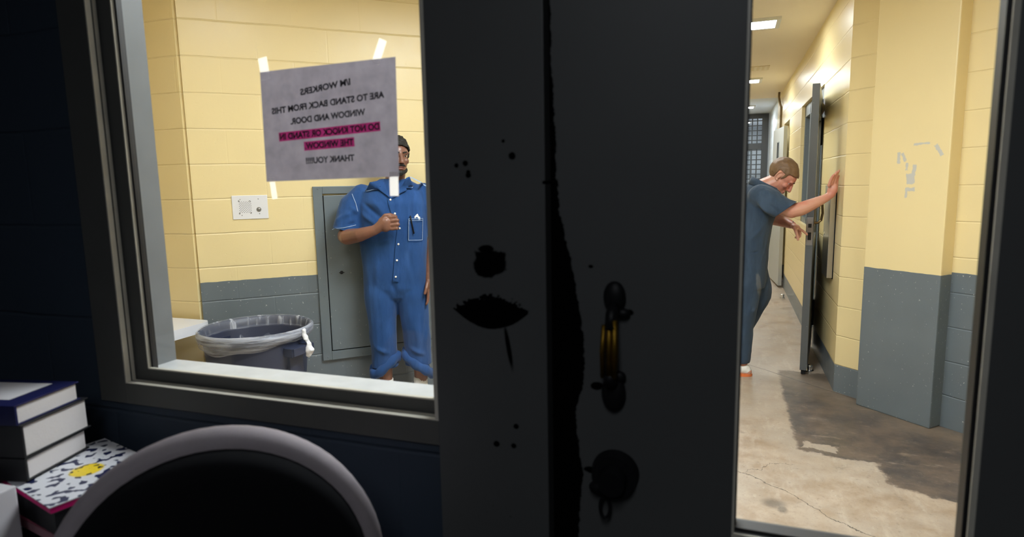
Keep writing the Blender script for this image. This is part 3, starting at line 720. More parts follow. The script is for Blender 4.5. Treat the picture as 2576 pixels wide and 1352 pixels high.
# white table against the left wall
t = empty('wall_table', (-3.15, 2.2, 0)); tag(t, 'white rounded table top against the yellow wall at the left of the window', 'table')
bm = BM(); pts = []
x0, x1, y0, y1, rr = -.60, .355, -.62, .50, .05
for (cx, cy, a0) in ((x1 - rr, y1 - rr, 0), (x0 + rr, y1 - rr, 90), (x0 + rr, y0 + rr, 180), (x1 - rr, y0 + rr, 270)):
    for k in range(7): a = R(a0 + k * 15); pts.append((cx + rr * math.cos(a), cy + rr * math.sin(a)))
loft(bm, [[(a, b, .645) for a, b in pts], [(a, b, .665) for a, b in pts], [(a * .998, b * .998, .700) for a, b in pts]])
obj('table_top', bm, M['white_top'], t)
for (a, b) in ((-.5, -.5), (.12, -.5), (-.5, .38), (.12, .38)):
    bm = BM(); cyl(bm, (a, b, 0), (a, b, .645), .018); obj('leg', bm, M['steel_matte'], t)

# rubbish bin with liner
t = empty('trash_can', (-2.43, 2.645, 0)); tag(t, 'slate blue round rubbish bin lined with clear plastic against the wall', 'bin')
NS = 64
def rg(r, z, n=NS, fn=None): return [(r * math.cos(2 * math.pi * i / n) * (fn(i) if fn else 1), r * math.sin(2 * math.pi * i / n) * (fn(i) if fn else 1), z) for i in range(n)]
bm = BM()
prof = [(.20, 0), (.215, .005), (.222, .05), (.236, .30), (.243, .46), (.249, .475), (.249, .495), (.254, .51), (.262, .64), (.268, .655), (.288, .655), (.296, .665), (.297, .690), (.288, .700), (.278, .695), (.272, .66), (.25, .45), (.205, .02)]
loft(bm, [rg(r, z) for r, z in prof], cap=False)
bm.faces.new([bm.verts.new(p) for p in rg(.205, .02)]); bm.faces.new([bm.verts.new(p) for p in rg(.20, 0)])
obj('bin_body', bm, M['can'], t, smooth=True)
for k, a in enumerate((-4, 176)):
    ca = R(a); bm = BM(); Mx = Matrix.Rotation(ca, 4, 'Z')
    box(bm, (.255, -.075, .60), (.325, .075, .618), .004, Mx); box(bm, (.312, -.075, .575), (.328, .075, .618), .004, Mx); box(bm, (.262, -.078, .57), (.318, -.066, .618), .003, Mx); box(bm, (.262, .066, .57), (.318, .078, .618), .003, Mx)
    box(bm, (.252, -.050, .06), (.272, .050, .60), .004, Mx)
    obj('bin_handle', bm, M['can'], t)
rnd = random.Random(3)
jit = [1 + .010 * math.sin(i * 1.1) * rnd.random() + .004 * rnd.random() for i in range(NS)]
def jr(r, z, kk): return rg(r, z, fn=lambda i: 1 + (jit[i] - 1) * kk)
bm = BM(); loft(bm, [jr(r, z, kk) for r, z, kk in ((.288, .7055, 0), (.276, .702, .1), (.268, .68, .3), (.262, .62, .6), (.248, .46, 1.5), (.235, .30, 2), (.21, .10, 2), (.10, .04, 1))], cap=False)
lo_ = obj('bin_liner', bm, M['liner'], t, smooth=True)
bm = BM(); loft(bm, [rg(.289 , z_ if False else .706) , rg(.2995, .695), rg(.3000, .668)] + [[(x_, y_, .650 - .030 * max(0, math.sin(2 * math.pi * i / NS * 1 + 3.6)) - .004 * math.sin(i * .7)) for i, (x_, y_, q_) in enumerate(rg(.290, 0))]] + [[(x_, y_, .636 - .036 * max(0, math.sin(2 * math.pi * i / NS * 1 + 3.6)) - .006 * math.sin(i * .7)) for i, (x_, y_, q_) in enumerate(rg(.272, 0))]], cap=False)
obj('liner_fold', bm, M['liner_fold'], lo_, smooth=True, label='whitish liner edge folded over the rim')
# tied knot of the liner hanging over the rim
bm = BM(); ka = R(1)
def kp(r, z, s=0): return (r * math.cos(ka) - s * math.sin(ka), r * math.sin(ka) + s * math.cos(ka), z)
chain(bm, [(kp(.305, .69), .012), (kp(.315, .665), .014), (kp(.322, .64), .010), (kp(.332, .625), .014), (kp(.336, .590), .021), (kp(.334, .565), .016), (kp(.332, .548), .007)], 10)
bm = union(bm, .005, 2)
for v in bm.verts: v.co += v.normal * .010 * noise.noise(v.co * 45) + Vector((0, 0, .006 * noise.noise(v.co * 70)))
obj('liner_knot', bm, M['liner_knot'], t, smooth=True, label='white gathered liner tail')

# ------------------------------------------------------------------ notice taped to the window
sg = empty('paper_notice', (-.744, 1.0405, 1.5735)); tag(sg, 'paper notice taped to the window, printing seen mirrored, two lines highlighted pink', 'notice')
sg.rotation_euler = (0, R(-.7), 0)
SW, SH = .3095, .218
bm = BM(); nx = 24; ny = 18; g = {}
for i in range(nx + 1):
    for j in range(ny + 1):
        a, b = -SW / 2 + SW * i / nx, -SH / 2 + SH * j / ny
        g[i, j] = (bm.verts.new((a + .006 * (b / SH), .0004 * math.sin(a * 30), b)), )
for i in range(nx):
    for j in range(ny): bm.faces.new((g[i, j][0], g[i + 1, j][0], g[i + 1, j + 1][0], g[i, j + 1][0]))
obj('sheet', bm, M['paper'], sg)
lines = [("I/M WORKERS", .19, .375, 0), ("ARE TO STAND BACK FROM THIS", .330, .84, 0), ("WINDOW AND DOOR.", .448, .56, 0), ("DO NOT KNOCK OR STAND IN", .580, .745, 1), ("THE WINDOW.", .688, .365, 1), ("THANK YOU!!!!", .822, .365, 0)]
for txt, fy, fw, hl in lines:
    cu = bpy.data.curves.new('t', 'FONT'); cu.body = txt; cu.size = .02; cu.align_x = 'CENTER'; cu.align_y = 'CENTER'; cu.offset = .0008; cu.resolution_u = 4
    o = bpy.data.objects.new('t', cu); link(o); dg = bpy.context.evaluated_depsgraph_get(); dg.update()
    me = bpy.data.meshes.new_from_object(o.evaluated_get(dg)); bpy.data.objects.remove(o)
    xs_ = [v.co.x for v in me.vertices]; ys_ = [v.co.y for v in me.vertices]
    wd = max(xs_) - min(xs_); hg = max(ys_) - min(ys_); cxx = (max(xs_) + min(xs_)) / 2; cyy = (max(ys_) + min(ys_)) / 2
    sx = fw * SW / wd; szz = .0128 / hg; zc = SH / 2 - fy * SH; tilt = (R(7.5) if fy < .3 else R(5)) * (1 - fy) * .9
    for v in me.vertices:
        a, b = -(v.co.x - cxx) * sx, (v.co.y - cyy) * szz
        v.co = Vector((a, -.0006, b + zc + a * math.tan(tilt)))
    me.materials.append(M['ink']); to = bpy.data.objects.new('printed_line', me); link(to); to.parent = sg
    to['label'] = 'mirrored black capitals'
    if hl:
        bm = BM(); q = .0088; a0, a1 = -fw * SW / 2 - .002, fw * SW / 2 + .002; tt = math.tan(tilt)
        bm.faces.new([bm.verts.new(p) for p in ((a0, -.0004, zc - q + a0 * tt), (a1, -.0004, zc - q + a1 * tt), (a1, -.0004, zc + q + a1 * tt), (a0, -.0004, zc + q + a0 * tt))])
        obj('highlight_band', bm, M['pink'], sg, label='pink highlighter band')
def tape(p, q, wdt, mat, label):
    p, q = Vector(p), Vector(q); d = (q - p).normalized(); nn = Vector((d.z, 0, -d.x)) * wdt / 2
    c_ = [p - nn, q - nn, q + nn, p + nn]; bm = BM(); bm.faces.new([bm.verts.new(v) for v in c_])
    tag(obj('tape_strip', bm, mat, None), label, 'tape')
yt = 1.0400
tape((-.6305, yt, 1.676), (-.6120, yt, 1.717), .017, M['tape_hazy'], 'frosted tape at the notice corner nearest the door frame, tilted')
tape((-.883, yt, 1.665), (-.888, yt, 1.708), .022, M['tape_hazy'], 'faint clear tape at the upper corner of the notice farthest from the door')
tape((-.6020, yt, 1.475), (-.6030, yt, 1.430), .019, M['tape'], 'cream tape hanging below the notice over the man collar')
tape((-.886, yt, 1.470), (-.882, yt, 1.427), .014, M['tape_hazy'], 'faint beige tape below the notice above the intercom')

# ------------------------------------------------------------------ office furniture: desk, books, chair
t = empty('desk', (-1.6, .3, 0)); tag(t, 'dark desk in the office corner under the stacked books', 'desk')
bm = BM(); box(bm, (-.30, -1.0, .715), (.36, .60, .745), .004); obj('desk_top', bm, M['desk'], t)
for a, b in ((-.27, -.96), (.32, -.96), (-.27, .56), (.32, .56)):
    bm = BM(); box(bm, (a - .02, b - .02, 0), (a + .02, b + .02, .715)); obj('leg', bm, M['desk'], t)
def book(x1, y0, z0, th, wd, ln, rot, cover, label, insets=(.004, .006)):
    """x1,y0: near corner on the page side. body extends -x (length) and +y (width)"""
    t = empty('book', (x1, y0, z0), rot); tag(t, label, 'book', 'stacked books on the office desk'); c_ = .003
    bm = BM(); box(bm, (-ln, 0, 0), (0, wd, c_), .001); box(bm, (-ln, 0, th - c_), (0, wd, th), .001); box(bm, (-ln, -.003, 0), (0, .002, th), .001); obj('cover', bm, cover, t)
    bm = BM(); box(bm, (-ln + .004, .002, c_), (-insets[0], wd - insets[1], th - c_)); obj('page_block', bm, M['pages'], t); return t
# stack, bottom to top
book(-1.288, .762, .8865, .046, .155, .23, R(14), M['black_cover'], 'black book with pale page edges lowest of the three stacked books')
book(-1.289, .763, .9335, .067, .160, .24, R(12), M['black_cover'], 'thickest book in the stack with black cover and wide page edge')
tb = book(-1.294, .759, 1.001, .040, .150, .23, R(12), M['navy_cover'], 'navy blue book on top of the stack')
bm = BM(); box(bm, (-.20, .03, .0401), (-.045, .13, .0405)); obj('cover_label', bm, M['white_card'], tb, label='pale label on the navy cover')
# magazine pile under the books
def mag(z0, th, cover, label, dx=0, rot=-8, edge=None):
    t = empty('magazine', (-1.30 + dx, .745, z0), R(rot)); tag(t, label, 'magazine', 'magazines under the books')
    bm = BM(); box(bm, (-.10, 0, 0), (.155, .20, th), .001); obj('page_block', bm, edge or M['pages'], t)
    bm = BM(); box(bm, (-.102, -.002, th), (.157, .202, th + .002)); obj('cover', bm, cover, t); return t
mag(.747, .050, M['white_card'], 'thick pale magazine lowest in the pile', .01, -6, M['black_cover'])
mag(.800, .020, plain('dusty_pink_cover', (.22, .05, .08), .5), 'dusty pink magazine second from the bottom of the pile', -.01, -10, plain('pinkish_pages', (.30, .14, .17), .8))
mag(.823, .044, M['black_cover'], 'dark thick magazine under the pink edged one', .0, -12, M['black_cover'])
n = N('patterned_cover'); C = n.coords(); v = n.step(n.noise(60, 1, .4, v=C), .56, .59)
X = n.xyz(C); c = n.mix(v, (.62, .62, .66), (.01, .015, .06)); c = n.mix(n.ellipse(X[0], X[1], .045, .105, .030, .030, None), c, (.80, .58, .03)); c = n.mix(n.mul(n.ellipse(X[0], X[1], .045, .105, .030, .030, None), n.step(n.noise(75, 1, v=C), .60, .62)), c, (.05, .04, .02)); n.base(c).rough(.35)
mm = mag(.869, .012, n.m, 'white and navy patterned magazine with yellow circle and magenta edge on top of the pile', .0, -14, M['pink_cover'])
bm = BM(); box(bm, (-.22, -.3, 0), (0, 0, .16), .003); tag(obj('storage_box', bm, M['white_card'], None, loc=(-1.249, .716, .7455), rz=R(4)), 'pale box at the desk corner in front of the magazines', 'box')

ch = empty('office_chair', (-.745, .70, 0), R(35)); tag(ch, 'dark office chair with padded rounded back standing before the window', 'chair')
n = N('black_chair_fabric'); n.base((.006, .006, .007)).rough(.9); n.set(n.b, 'Specular IOR Level', .05); M['fabric'] = n.m
n = N('lit_chair_rim'); C = n.coords(); n.base(n.mix(n.noise(30), (.24, .205, .225), (.32, .28, .30))).rough(.75); n.set(n.b, 'Specular IOR Level', .2); n.bump(n.noise(200), .2, .002); M['shell'] = n.m  # pale shell colour paints the window light along the chair top
ZT, ZB, HW = 1.080, .58, .250; zc = (ZT + ZB) / 2
def arch(y, s_):
    r_ = []
    for k in range(64):
        a = 2 * math.pi * k / 64; x_ = (HW - s_) * math.cos(a); z_ = ((ZT - ZB) / 2 - s_) * math.copysign(abs(math.sin(a)) ** .96, math.sin(a)); r_.append((x_, y - .35 * x_ * x_, zc + z_))
    return r_
bm = BM(); loft(bm, [arch(-.052, .060), arch(-.050, .040), arch(-.040, .030), arch(-.024, .026), arch(-.012, .026)]); obj('back_cushion', bm, M['fabric'], ch, smooth=True)
bm = BM(); loft(bm, [arch(-.012, .024), arch(-.010, .012), arch(.000, .003), arch(.014, .0), arch(.030, .004), arch(.042, .014), arch(.050, .035), arch(.052, .07)]); obj('back_lit_rim', bm, M['shell'], ch, smooth=True, label='rounded outer rim of the back, window light painted pale')
bm = BM(); rings = []
for k in range(9):
    f_ = (0, .6, .9, 1, 1, 1, .9, .6, .0)[k] * .04; s_ = 1 - (.04 - f_) / .25; zz = .43 + .01 * k
    rings.append([(.24 * s_ * math.copysign(abs(math.cos(a)) ** .8, math.cos(a)), .22 * s_ * math.copysign(abs(math.sin(a)) ** .8, math.sin(a)) - .25, zz) for a in [2 * math.pi * i / 32 for i in range(32)]])
loft(bm, rings); obj('seat', bm, M['fabric'], ch, smooth=True)
bm = BM(); tube(bm, [(0, .06, .85), (0, .065, .70), (0, .03, .50), (0, -.06, .425), (0, -.22, .425)], .020, 10); obj('back_bracket', bm, M['black_soft'], ch)
bm = BM(); cyl(bm, (0, -.22, .10), (0, -.22, .43), .025); obj('gas_column', bm, M['black_soft'], ch)
for k in range(5):
    a = R(72 * k + 20); bm = BM(); tube(bm, [(0, -.22, .11), (.15 * math.cos(a), -.22 + .15 * math.sin(a), .10), (.29 * math.cos(a), -.22 + .29 * math.sin(a), .07)], [.022, .018, .014], 10)
    lg = obj('leg', bm, M['black_soft'], ch, smooth=True)
    bm = BM(); c0 = Vector((.29 * math.cos(a), -.22 + .29 * math.sin(a), .027)); cyl(bm, c0 + Vector((-.01, 0, 0)), c0 + Vector((.01, 0, 0)), .027); obj('caster', bm, M['black_soft'], lg)

# ------------------------------------------------------------------ people
def head_parts(bm, H, wide=1.0):
    """head about 0.25 m tall, origin at its centre (eye level), +y is the face, z up; added to bm through matrix H"""
    ell(bm, (0, -.018, .030), (.076 * wide, .096, .088), H)           # cranium
    ell(bm, (0, .012, .020), (.068 * wide, .078, .070), H)            # forehead
    ell(bm, (0, .022, -.035), (.061 * wide, .066, .070), H)           # face
    ell(bm, (0, .030, -.075), (.047 * wide, .052, .042), H)           # jaw
    ell(bm, (0, .068, -.098), (.022, .018, .018), H)                  # chin
    for s in (-1, 1):
        ell(bm, (s * .038, .062, -.028), (.022, .020, .018), H)       # cheek
        ell(bm, (s * .030, .078, .018), (.026, .012, .009), H)        # brow ridge
        ell(bm, (s * .050 * wide, .000, -.062), (.014, .036, .030), H)   # jaw angle
        # ear: rim, lobe and hollow
        pts = [H @ Vector((s * (.076 * wide + .008 * math.sin(t * 1.2)), -.012 - .016 * math.sin(t) - .002, -.004 + .030 * math.cos(t))) for t in [R(a) for a in range(-30, 211, 30)]]
        tube(bm, pts, .0052, 8)
        ell(bm, (s * .074 * wide, -.012, -.006), (.005, .014, .022), H)
        ell(bm, (s * .077 * wide, -.002, -.033), (.005, .007, .009), H)
        ell(bm, (s * .031, .0700, .0085), (.0145, .0125, .0060), H); ell(bm, (s * .031, .0690, -.0105), (.0135, .0115, .0050), H)   # eyelids
        ell(bm, (s * .013, .092, -.042), (.009, .010, .008), H)       # nostril wing
    cap_(bm, H @ Vector((0, .086, .012)), .008, H @ Vector((0, .108, -.034)), .0115, 12)
    ell(bm, (0, .108, -.037), (.013, .012, .011), H)
    ell(bm, (0, .083, -.064), (.022, .012, .007), H); ell(bm, (0, .081, -.077), (.019, .011, .007), H)   # lips
def eyes(H, par, yaw=0, dep=0.0):
    for s in (-1, 1):
        bm = BM(); ell(bm, (s * .031, .0700 - dep, -.001), (.0120, .0115, .0062), H); e = obj('eye', bm, M['eye'], par, smooth=True)
        bm = BM(); ell(bm, (s * .031 + yaw, .0778 - dep, -.0005), (.0056, .0048, .0052), H); obj('iris', bm, M['iris'], e, smooth=True)
def finger(bm, base, dirs, lens, rads):
    p = Vector(base); pts = [(p.copy(), rads[0])]
    for d, l, r_ in zip(dirs, lens, rads[1:]):
        p = p + Vector(d).normalized() * l; pts.append((p.copy(), r_))
    chain(bm, pts, 10)
def fold(bm, folds):
    """folds: (p0, p1, amplitude, width) ridges (+) or creases (-) pressed into cloth"""
    F_ = [(Vector(a), Vector(b), am, w_) for a, b, am, w_ in folds]
    bm.normal_update(); off = {}
    for v in bm.verts:
        s = 0
        for a, b, am, w_ in F_:
            ab = b - a; t_ = max(0, min(1, (v.co - a).dot(ab) / ab.length_squared)); d = (v.co - a - ab * t_).length
            if d < 3 * w_: s += 1.9 * am * math.exp(-(d / w_) ** 2) * (math.sin(math.pi * min(1, max(0, .12 + t_ * .76))))
        s += .0060 * noise.noise(v.co * 8) + .0035 * noise.noise(Vector((v.co.x * 22, v.co.y * 22, v.co.z * 9)) + Vector((3, 1, 7)))
        off[v] = v.normal * s
    for v, d in off.items(): v.co += d
def cut(bm, p, nrm, rad, ok=lambda c: True):
    """open a sleeve or trouser end: clip everything past the plane within rad of p"""
    p = Vector(p); nrm = Vector(nrm).normalized()
    fs = [f for f in bm.faces if (f.calc_center_median() - p).length < rad and ok(f.calc_center_median())]
    gs = list(set(fs) | set(e for f in fs for e in f.edges) | set(v for f in fs for v in f.verts))
    bmesh.ops.bisect_plane(bm, geom=gs, plane_co=p, plane_no=nrm, clear_outer=True)

# ---- man in royal blue by the access panel. local: x = to his left (viewer's right), y away from viewer
pa = empty('person', (-1.942, 3.324, 0), R(30.3))
tag(pa, 'dark haired man in royal blue coveralls by the grey panel, fist at his chest', 'person')
HA = Matrix.Translation((.032, -.045, 1.622)) @ Matrix.Rotation(R(180 + 19), 4, 'Z') @ Matrix.Rotation(R(-3), 4, 'Y')
HAi = HA
bm = BM()
head_parts(bm, HA, 1.0)
chain(bm, [((.032, .0, 1.535), .056), ((.010, .020, 1.44), .062)])                                 # neck
for z_, u_, v_, a_, b_ in (): pass
def trunk(bm, rows, n=28, ex=2.4):
    rings = []
    for z_, u_, v_, a_, b_ in rows:
        r_ = []
        for i in range(n):
            t_ = 2 * math.pi * i / n; c_, s_ = math.cos(t_), math.sin(t_)
            r_.append((u_ + a_ * math.copysign(abs(c_) ** (2 / ex), c_), v_ + b_ * math.copysign(abs(s_) ** (2 / ex), s_), z_))
        rings.append(r_)
    loft(bm, rings)
trunk(bm, [(.84, .0, .03, .13, .09), (.95, 0, .03, .155, .10), (1.10, 0, .03, .15, .10), (1.28, .0, .03, .165, .105), (1.38, .0, .03, .16, .09), (1.45, .01, .03, .08, .06)])
# viewer-left arm: bent across the chest, fist on the placket
chain(bm, [((-.205, .03, 1.375), .055), ((-.285, .015, 1.15), .047)]); chain(bm, [((-.290, .00, 1.152), .0475), ((-.275, -.055, 1.150), .048), ((-.20, -.135, 1.165), .041), ((-.115, -.180, 1.192), .0305), ((-.09, -.187, 1.205), .029)])
chain(bm, [((-.095, -.187, 1.203), .029), ((-.045, -.196, 1.240), .035), ((-.045, -.196, 1.215), .034)])
ell(bm, (-.052, -.197, 1.228), (.040, .021, .046), rot=(0, R(-12), 0))
kx = [(-.020, -.209, 1.268), (-.012, -.212, 1.247), (-.008, -.211, 1.223), (-.012, -.207, 1.200)]
for i, k_ in enumerate(kx):
    finger(bm, k_, [(1, -.25, .1), (.25, 1, -.1), (-1, .55, -.1)], [.034 - .002 * abs(i - 1), .022, .018], [.0115, .0108, .010, .009])
finger(bm, (-.066, -.196, 1.252), [(.55, -.25, .75), (1, .05, .12), (.9, .3, -.3)], [.034, .032, .020], [.0135, .012, .0105, .009])
# viewer-right arm hangs straight
chain(bm, [((.215, .03, 1.370), .055), ((.235, .04, 1.12), .043), ((.228, .02, 1.08), .041), ((.205, -.005, .90), .029), ((.202, -.012, .87), .027)])
ell(bm, (.196, -.020, .828), (.022, .036, .045), rot=(0, R(5), 0))
for i, (yy, l_) in enumerate(((-.048, .042), (-.030, .046), (-.011, .043), (.006, .034))):
    finger(bm, (.192, yy, .800), [(-.05, -.15, -1), (-.12, -.1, -1), (-.5, 0, -1)], [l_, l_ * .6, l_ * .42], [.0100, .0093, .0085, .0075])
finger(bm, (.190, -.048, .845), [(-.25, -.5, -.8), (-.35, -.25, -1)], [.038, .030], [.012, .0105, .009])
# legs
for s_, fx in ((-1, -.090), (1, .128)):
    chain(bm, [((s_ * .085, .03, .88), .082), ((s_ * .095 + .005, .02, .52), .055), ((fx + s_ * .003, .035, .36), .050), ((fx + s_ * .002, .045, .12), .036), ((fx, .045, .07), .037)])
    chain(bm, [((fx, .06, .038), .034), ((fx + s_ * .012, -.05, .032), .034), ((fx + s_ * .022, -.12, .026), .026)])
bm = union(bm, .0042, 3, .5)
body_a = obj('body', bm, M['skin_a'], pa, smooth=True)
eyes(HA, pa, .0)
# hair: short curls
def hair(H, par, mat, f, voxel=.004, amp=.004, freq=60, sideburn=True, name='hair', wide=1.0, bands=()):
    bm = BM(); ell(bm, (0, -.020, .034), (.0805 * wide, .1005, .0915), H, seg=48); ell(bm, (0, .012, .035), (.072 * wide, .080, .066), H, seg=40)
    bm = union(bm, voxel, 1)
    Hi = H.inverted(); kill = []
    for v in bm.verts:
        q = Hi @ v.co
        if not f(q): kill.append(v)
    bmesh.ops.delete(bm, geom=kill, context='VERTS')
    bm.normal_update()
    for v in bm.verts: v.co += v.normal * (amp * (noise.noise(v.co * freq) + .4))
    bmesh.ops.solidify(bm, geom=bm.faces[:], thickness=.003)
    return obj(name, bm, mat, par, smooth=True)
hair(HA, pa, M['hair_a'], lambda q: (q.z > .058 - .010 * (abs(q.x) / .04) ** 2 + .0 if q.y > .035 else q.z > (-.02 if q.y > -.005 else -.050)), amp=.007, freq=75)
def beard(H, par, mat):
    bm = BM()
    pts = [(H @ Vector((.061 * math.sin(t_) * 1.0, -.005 + .083 * math.cos(t_) ** 1.0 if math.cos(t_) > 0 else .0, -.062 - .035 * math.cos(t_)))) for t_ in [R(a) for a in range(-85, 86, 10)]]
    tube(bm, pts, [.005 + .007 * math.cos(R(a)) for a in range(-85, 86, 10)], 10)
    ell(bm, (0, .078, -.100), (.024, .016, .018), H)
    bm = union(bm, .003, 3)
    for v in bm.verts: v.co += v.normal * .0015 * noise.noise(v.co * 160)
    obj('beard', bm, mat, par, smooth=True)
    bm = BM(); pts = [H @ Vector((a, .0975 - 9 * a * a, -.0545 - 8 * a * a)) for a in (-.028, -.02, -.010, 0, .010, .02, .028)]
    tube(bm, pts, [.003, .0055, .006, .0045, .006, .0055, .003], 8); obj('moustache', bm, mat, par, smooth=True)
beard(HA, pa, M['hair_a'])
def brows(H, par, mat, r_=.0038):
    for s in (-1, 1):
        bm = BM(); pts = [H @ Vector((s * a, .0915 - 12 * (a - .015) ** 2, b)) for a, b in ((.012, .0165), (.022, .0205), (.034, .0225), (.046, .0185))]
        tube(bm, pts, [r_, r_ * 1.1, r_, r_ * .6], 8); obj('eyebrow', bm, mat, par, smooth=True)
def lips(H, par, mat):
    bm = BM(); ell(bm, (0, .0865, -.0655), (.023, .0105, .0045), H); ell(bm, (0, .0845, -.0765), (.020, .0110, .0055), H); obj('lips', bm, mat, par, smooth=True)
brows(HA, pa, M['hair_a']); lips(HA, pa, M['lip_a'])
# coveralls
bm = BM()
trunk(bm, [(.735, .003, .03, .10, .05), (.76, .003, .03, .150, .085), (.82, .002, .03, .192, .112), (.95, -.002, .03, .200, .130), (1.10, -.005, .03, .206, .138), (1.25, .0, .03, .208, .145), (1.34, .0, .03, .212, .140), (1.41, .005, .03, .195, .115), (1.455, .01, .03, .145, .095), (1.49, .015, .03, .085, .075)], ex=2.6)
chain(bm, [((-.185, .03, 1.395), .070), ((-.235, .025, 1.325), .082), ((-.262, .018, 1.27), .083)]); cap_(bm, (-.255, .02, 1.29), .082, (-.280, .01, 1.165), .090, flat=True)
chain(bm, [((.195, .03, 1.395), .068), ((.235, .03, 1.32), .072), ((.255, .035, 1.26), .074)]); cap_(bm, (.250, .035, 1.28), .073, (.264, .035, 1.14), .076, flat=True)
for s_, fx in ((-1, -.090), (1, .115)):
    chain(bm, [((s_ * .090, .03, .93), .106), ((s_ * .097, .03, .78), .104), ((s_ * .103 + .006, .025, .56), .087), ((fx + s_ * .004, .035, .40), .082)]); cap_(bm, (fx + s_ * .004, .035, .42), .083, (fx, .04, .30), .084, flat=True)
bm = union(bm, .007, 5)
cut(bm, (-.277, .012, 1.185), (-.22, -.03, -1), .13, lambda c: c.x < -.212); cut(bm, (.264, .035, 1.165), (.03, 0, -1), .10, lambda c: c.x > .215)
for fx in (-.090, .115): cut(bm, (fx, .04, .315), (0, 0, -1), .12)
fold(bm, [((-.21, -.07, 1.38), (-.05, -.13, 1.24), -.010, .014), ((-.17, -.09, 1.43), (-.04, -.13, 1.27), .009, .014), ((-.12, -.10, 1.43), (-.02, -.13, 1.31), -.009, .012), ((-.24, -.05, 1.32), (-.10, -.12, 1.22), .009, .015),
    ((-.20, -.10, 1.14), (-.02, -.13, 1.18), .010, .018), ((-.19, -.11, 1.08), (-.02, -.12, 1.14), -.008, .016), ((-.17, -.11, 1.00), (-.10, -.12, 1.12), .007, .018), ((.06, -.115, .95), (.10, -.11, 1.38), .006, .013), ((.13, -.10, 1.45), (.12, -.11, 1.02), -.006, .012),
    ((-.17, -.10, .66), (-.10, -.09, .98), .008, .02), ((.04, -.10, .60), (.12, -.10, .92), .008, .02), ((.15, -.10, .72), (.08, -.10, 1.04), -.007, .018), ((-.05, -.10, .74), (-.12, -.08, .40), .008, .018), ((.06, -.09, .70), (.15, -.07, .40), .008, .018),
    ((-.02, -.09, .86), (.0, -.09, .72), -.012, .014), ((-.005, -.09, .74), (-.03, -.07, .55), -.008, .014), ((.18, -.05, .60), (.14, -.07, .38), -.007, .016), ((-.16, -.05, .46), (-.04, -.06, .40), .008, .014), ((.05, -.05, .44), (.18, -.05, .38), .008, .014),
    ((-.34, -.03, 1.24), (-.24, -.07, 1.30), .007, .014), ((-.33, -.04, 1.21), (-.22, -.07, 1.23), -.008, .012)])
bmesh.ops.solidify(bm, geom=bm.faces[:], thickness=.003)
cov = obj('coveralls', bm, M['denim_a'], pa, smooth=True)
# rolled cuffs
for fx, zc_, tl in ((-.090, .325, .05), (.117, .315, -.08)):
    bm = BM(); pts = []
    tube(bm, [(fx + .082 * math.cos(a), .038 + .080 * math.sin(a), zc_ + tl * .7 * math.cos(a) - .008 * math.sin(2 * a)) for a in [2 * math.pi * i / 36 for i in range(36)]], [.024 + .003 * math.sin(i * 1.3) for i in range(36)], 12, closed=True)
    for v in bm.verts: v.co.z += (v.co.z - zc_) * .35; v.co += Vector((noise.noise(v.co * 30), noise.noise(v.co * 30 + Vector((9, 9, 9))), 0)) * .005
    obj('rolled_cuff', bm, M['denim_a'], cov, smooth=True)
from mathutils.bvhtree import BVHTree
def hugger(o):
    b = bmesh.new(); b.from_mesh(o.data); t_ = BVHTree.FromBMesh(b)
    def f(u, z_, lift=.003):
        h = t_.ray_cast(Vector((u, -1, z_)), Vector((0, 1, 0)))
        return Vector((u, (h[0].y if h[0] else -.1) - lift, z_))
    return f
hug = hugger(cov)
# placket strip hugging the front, curving round the fist
pl = [(-.012, 1.375), (-.006, 1.34), (.004, 1.30), (.018, 1.268), (.034, 1.235), (.040, 1.20), (.034, 1.16), (.026, 1.12), (.019, 1.06), (.012, 1.0), (.004, .93), (-.002, .87)]
def ribbon(pts, wd, th, lift, f=None):
    f = f or hug; bm = BM(); rings = []
    den = []
    for (a, b), (c_, d_) in zip(pts[:-1], pts[1:]):
        n_ = max(2, int(math.hypot(c_ - a, d_ - b) / .010))
        for i in range(n_): den.append((a + (c_ - a) * i / n_, b + (d_ - b) * i / n_))
    den.append(pts[-1])
    for i, (a, b) in enumerate(den):
        q = den[min(i + 1, len(den) - 1)]; p_ = den[max(i - 1, 0)]; tx, tz = q[0] - p_[0], q[1] - p_[1]; l_ = math.hypot(tx, tz) or 1; nx_, nz_ = tz / l_ * wd / 2, -tx / l_ * wd / 2
        L_ = f(a - nx_, b - nz_, lift); R_ = f(a + nx_, b + nz_, lift)
        rings.append([L_ + Vector((0, th, 0)), R_ + Vector((0, th, 0)), R_, L_])
    loft(bm, rings); return bm
obj('placket', ribbon(pl, .034, .006, .009), M['denim_a'], cov)
for (a, b) in ((-.011, 1.366), (.011, 1.284), (.034, 1.196), (.023, 1.101), (.010, 1.003), (-.001, .902)):
    bm = BM(); c_ = hug(a, b, .0115); ell(bm, c_, (.0066, .0035, .0062), seg=16); obj('snap_button', bm, M['snap'], cov, smooth=True)
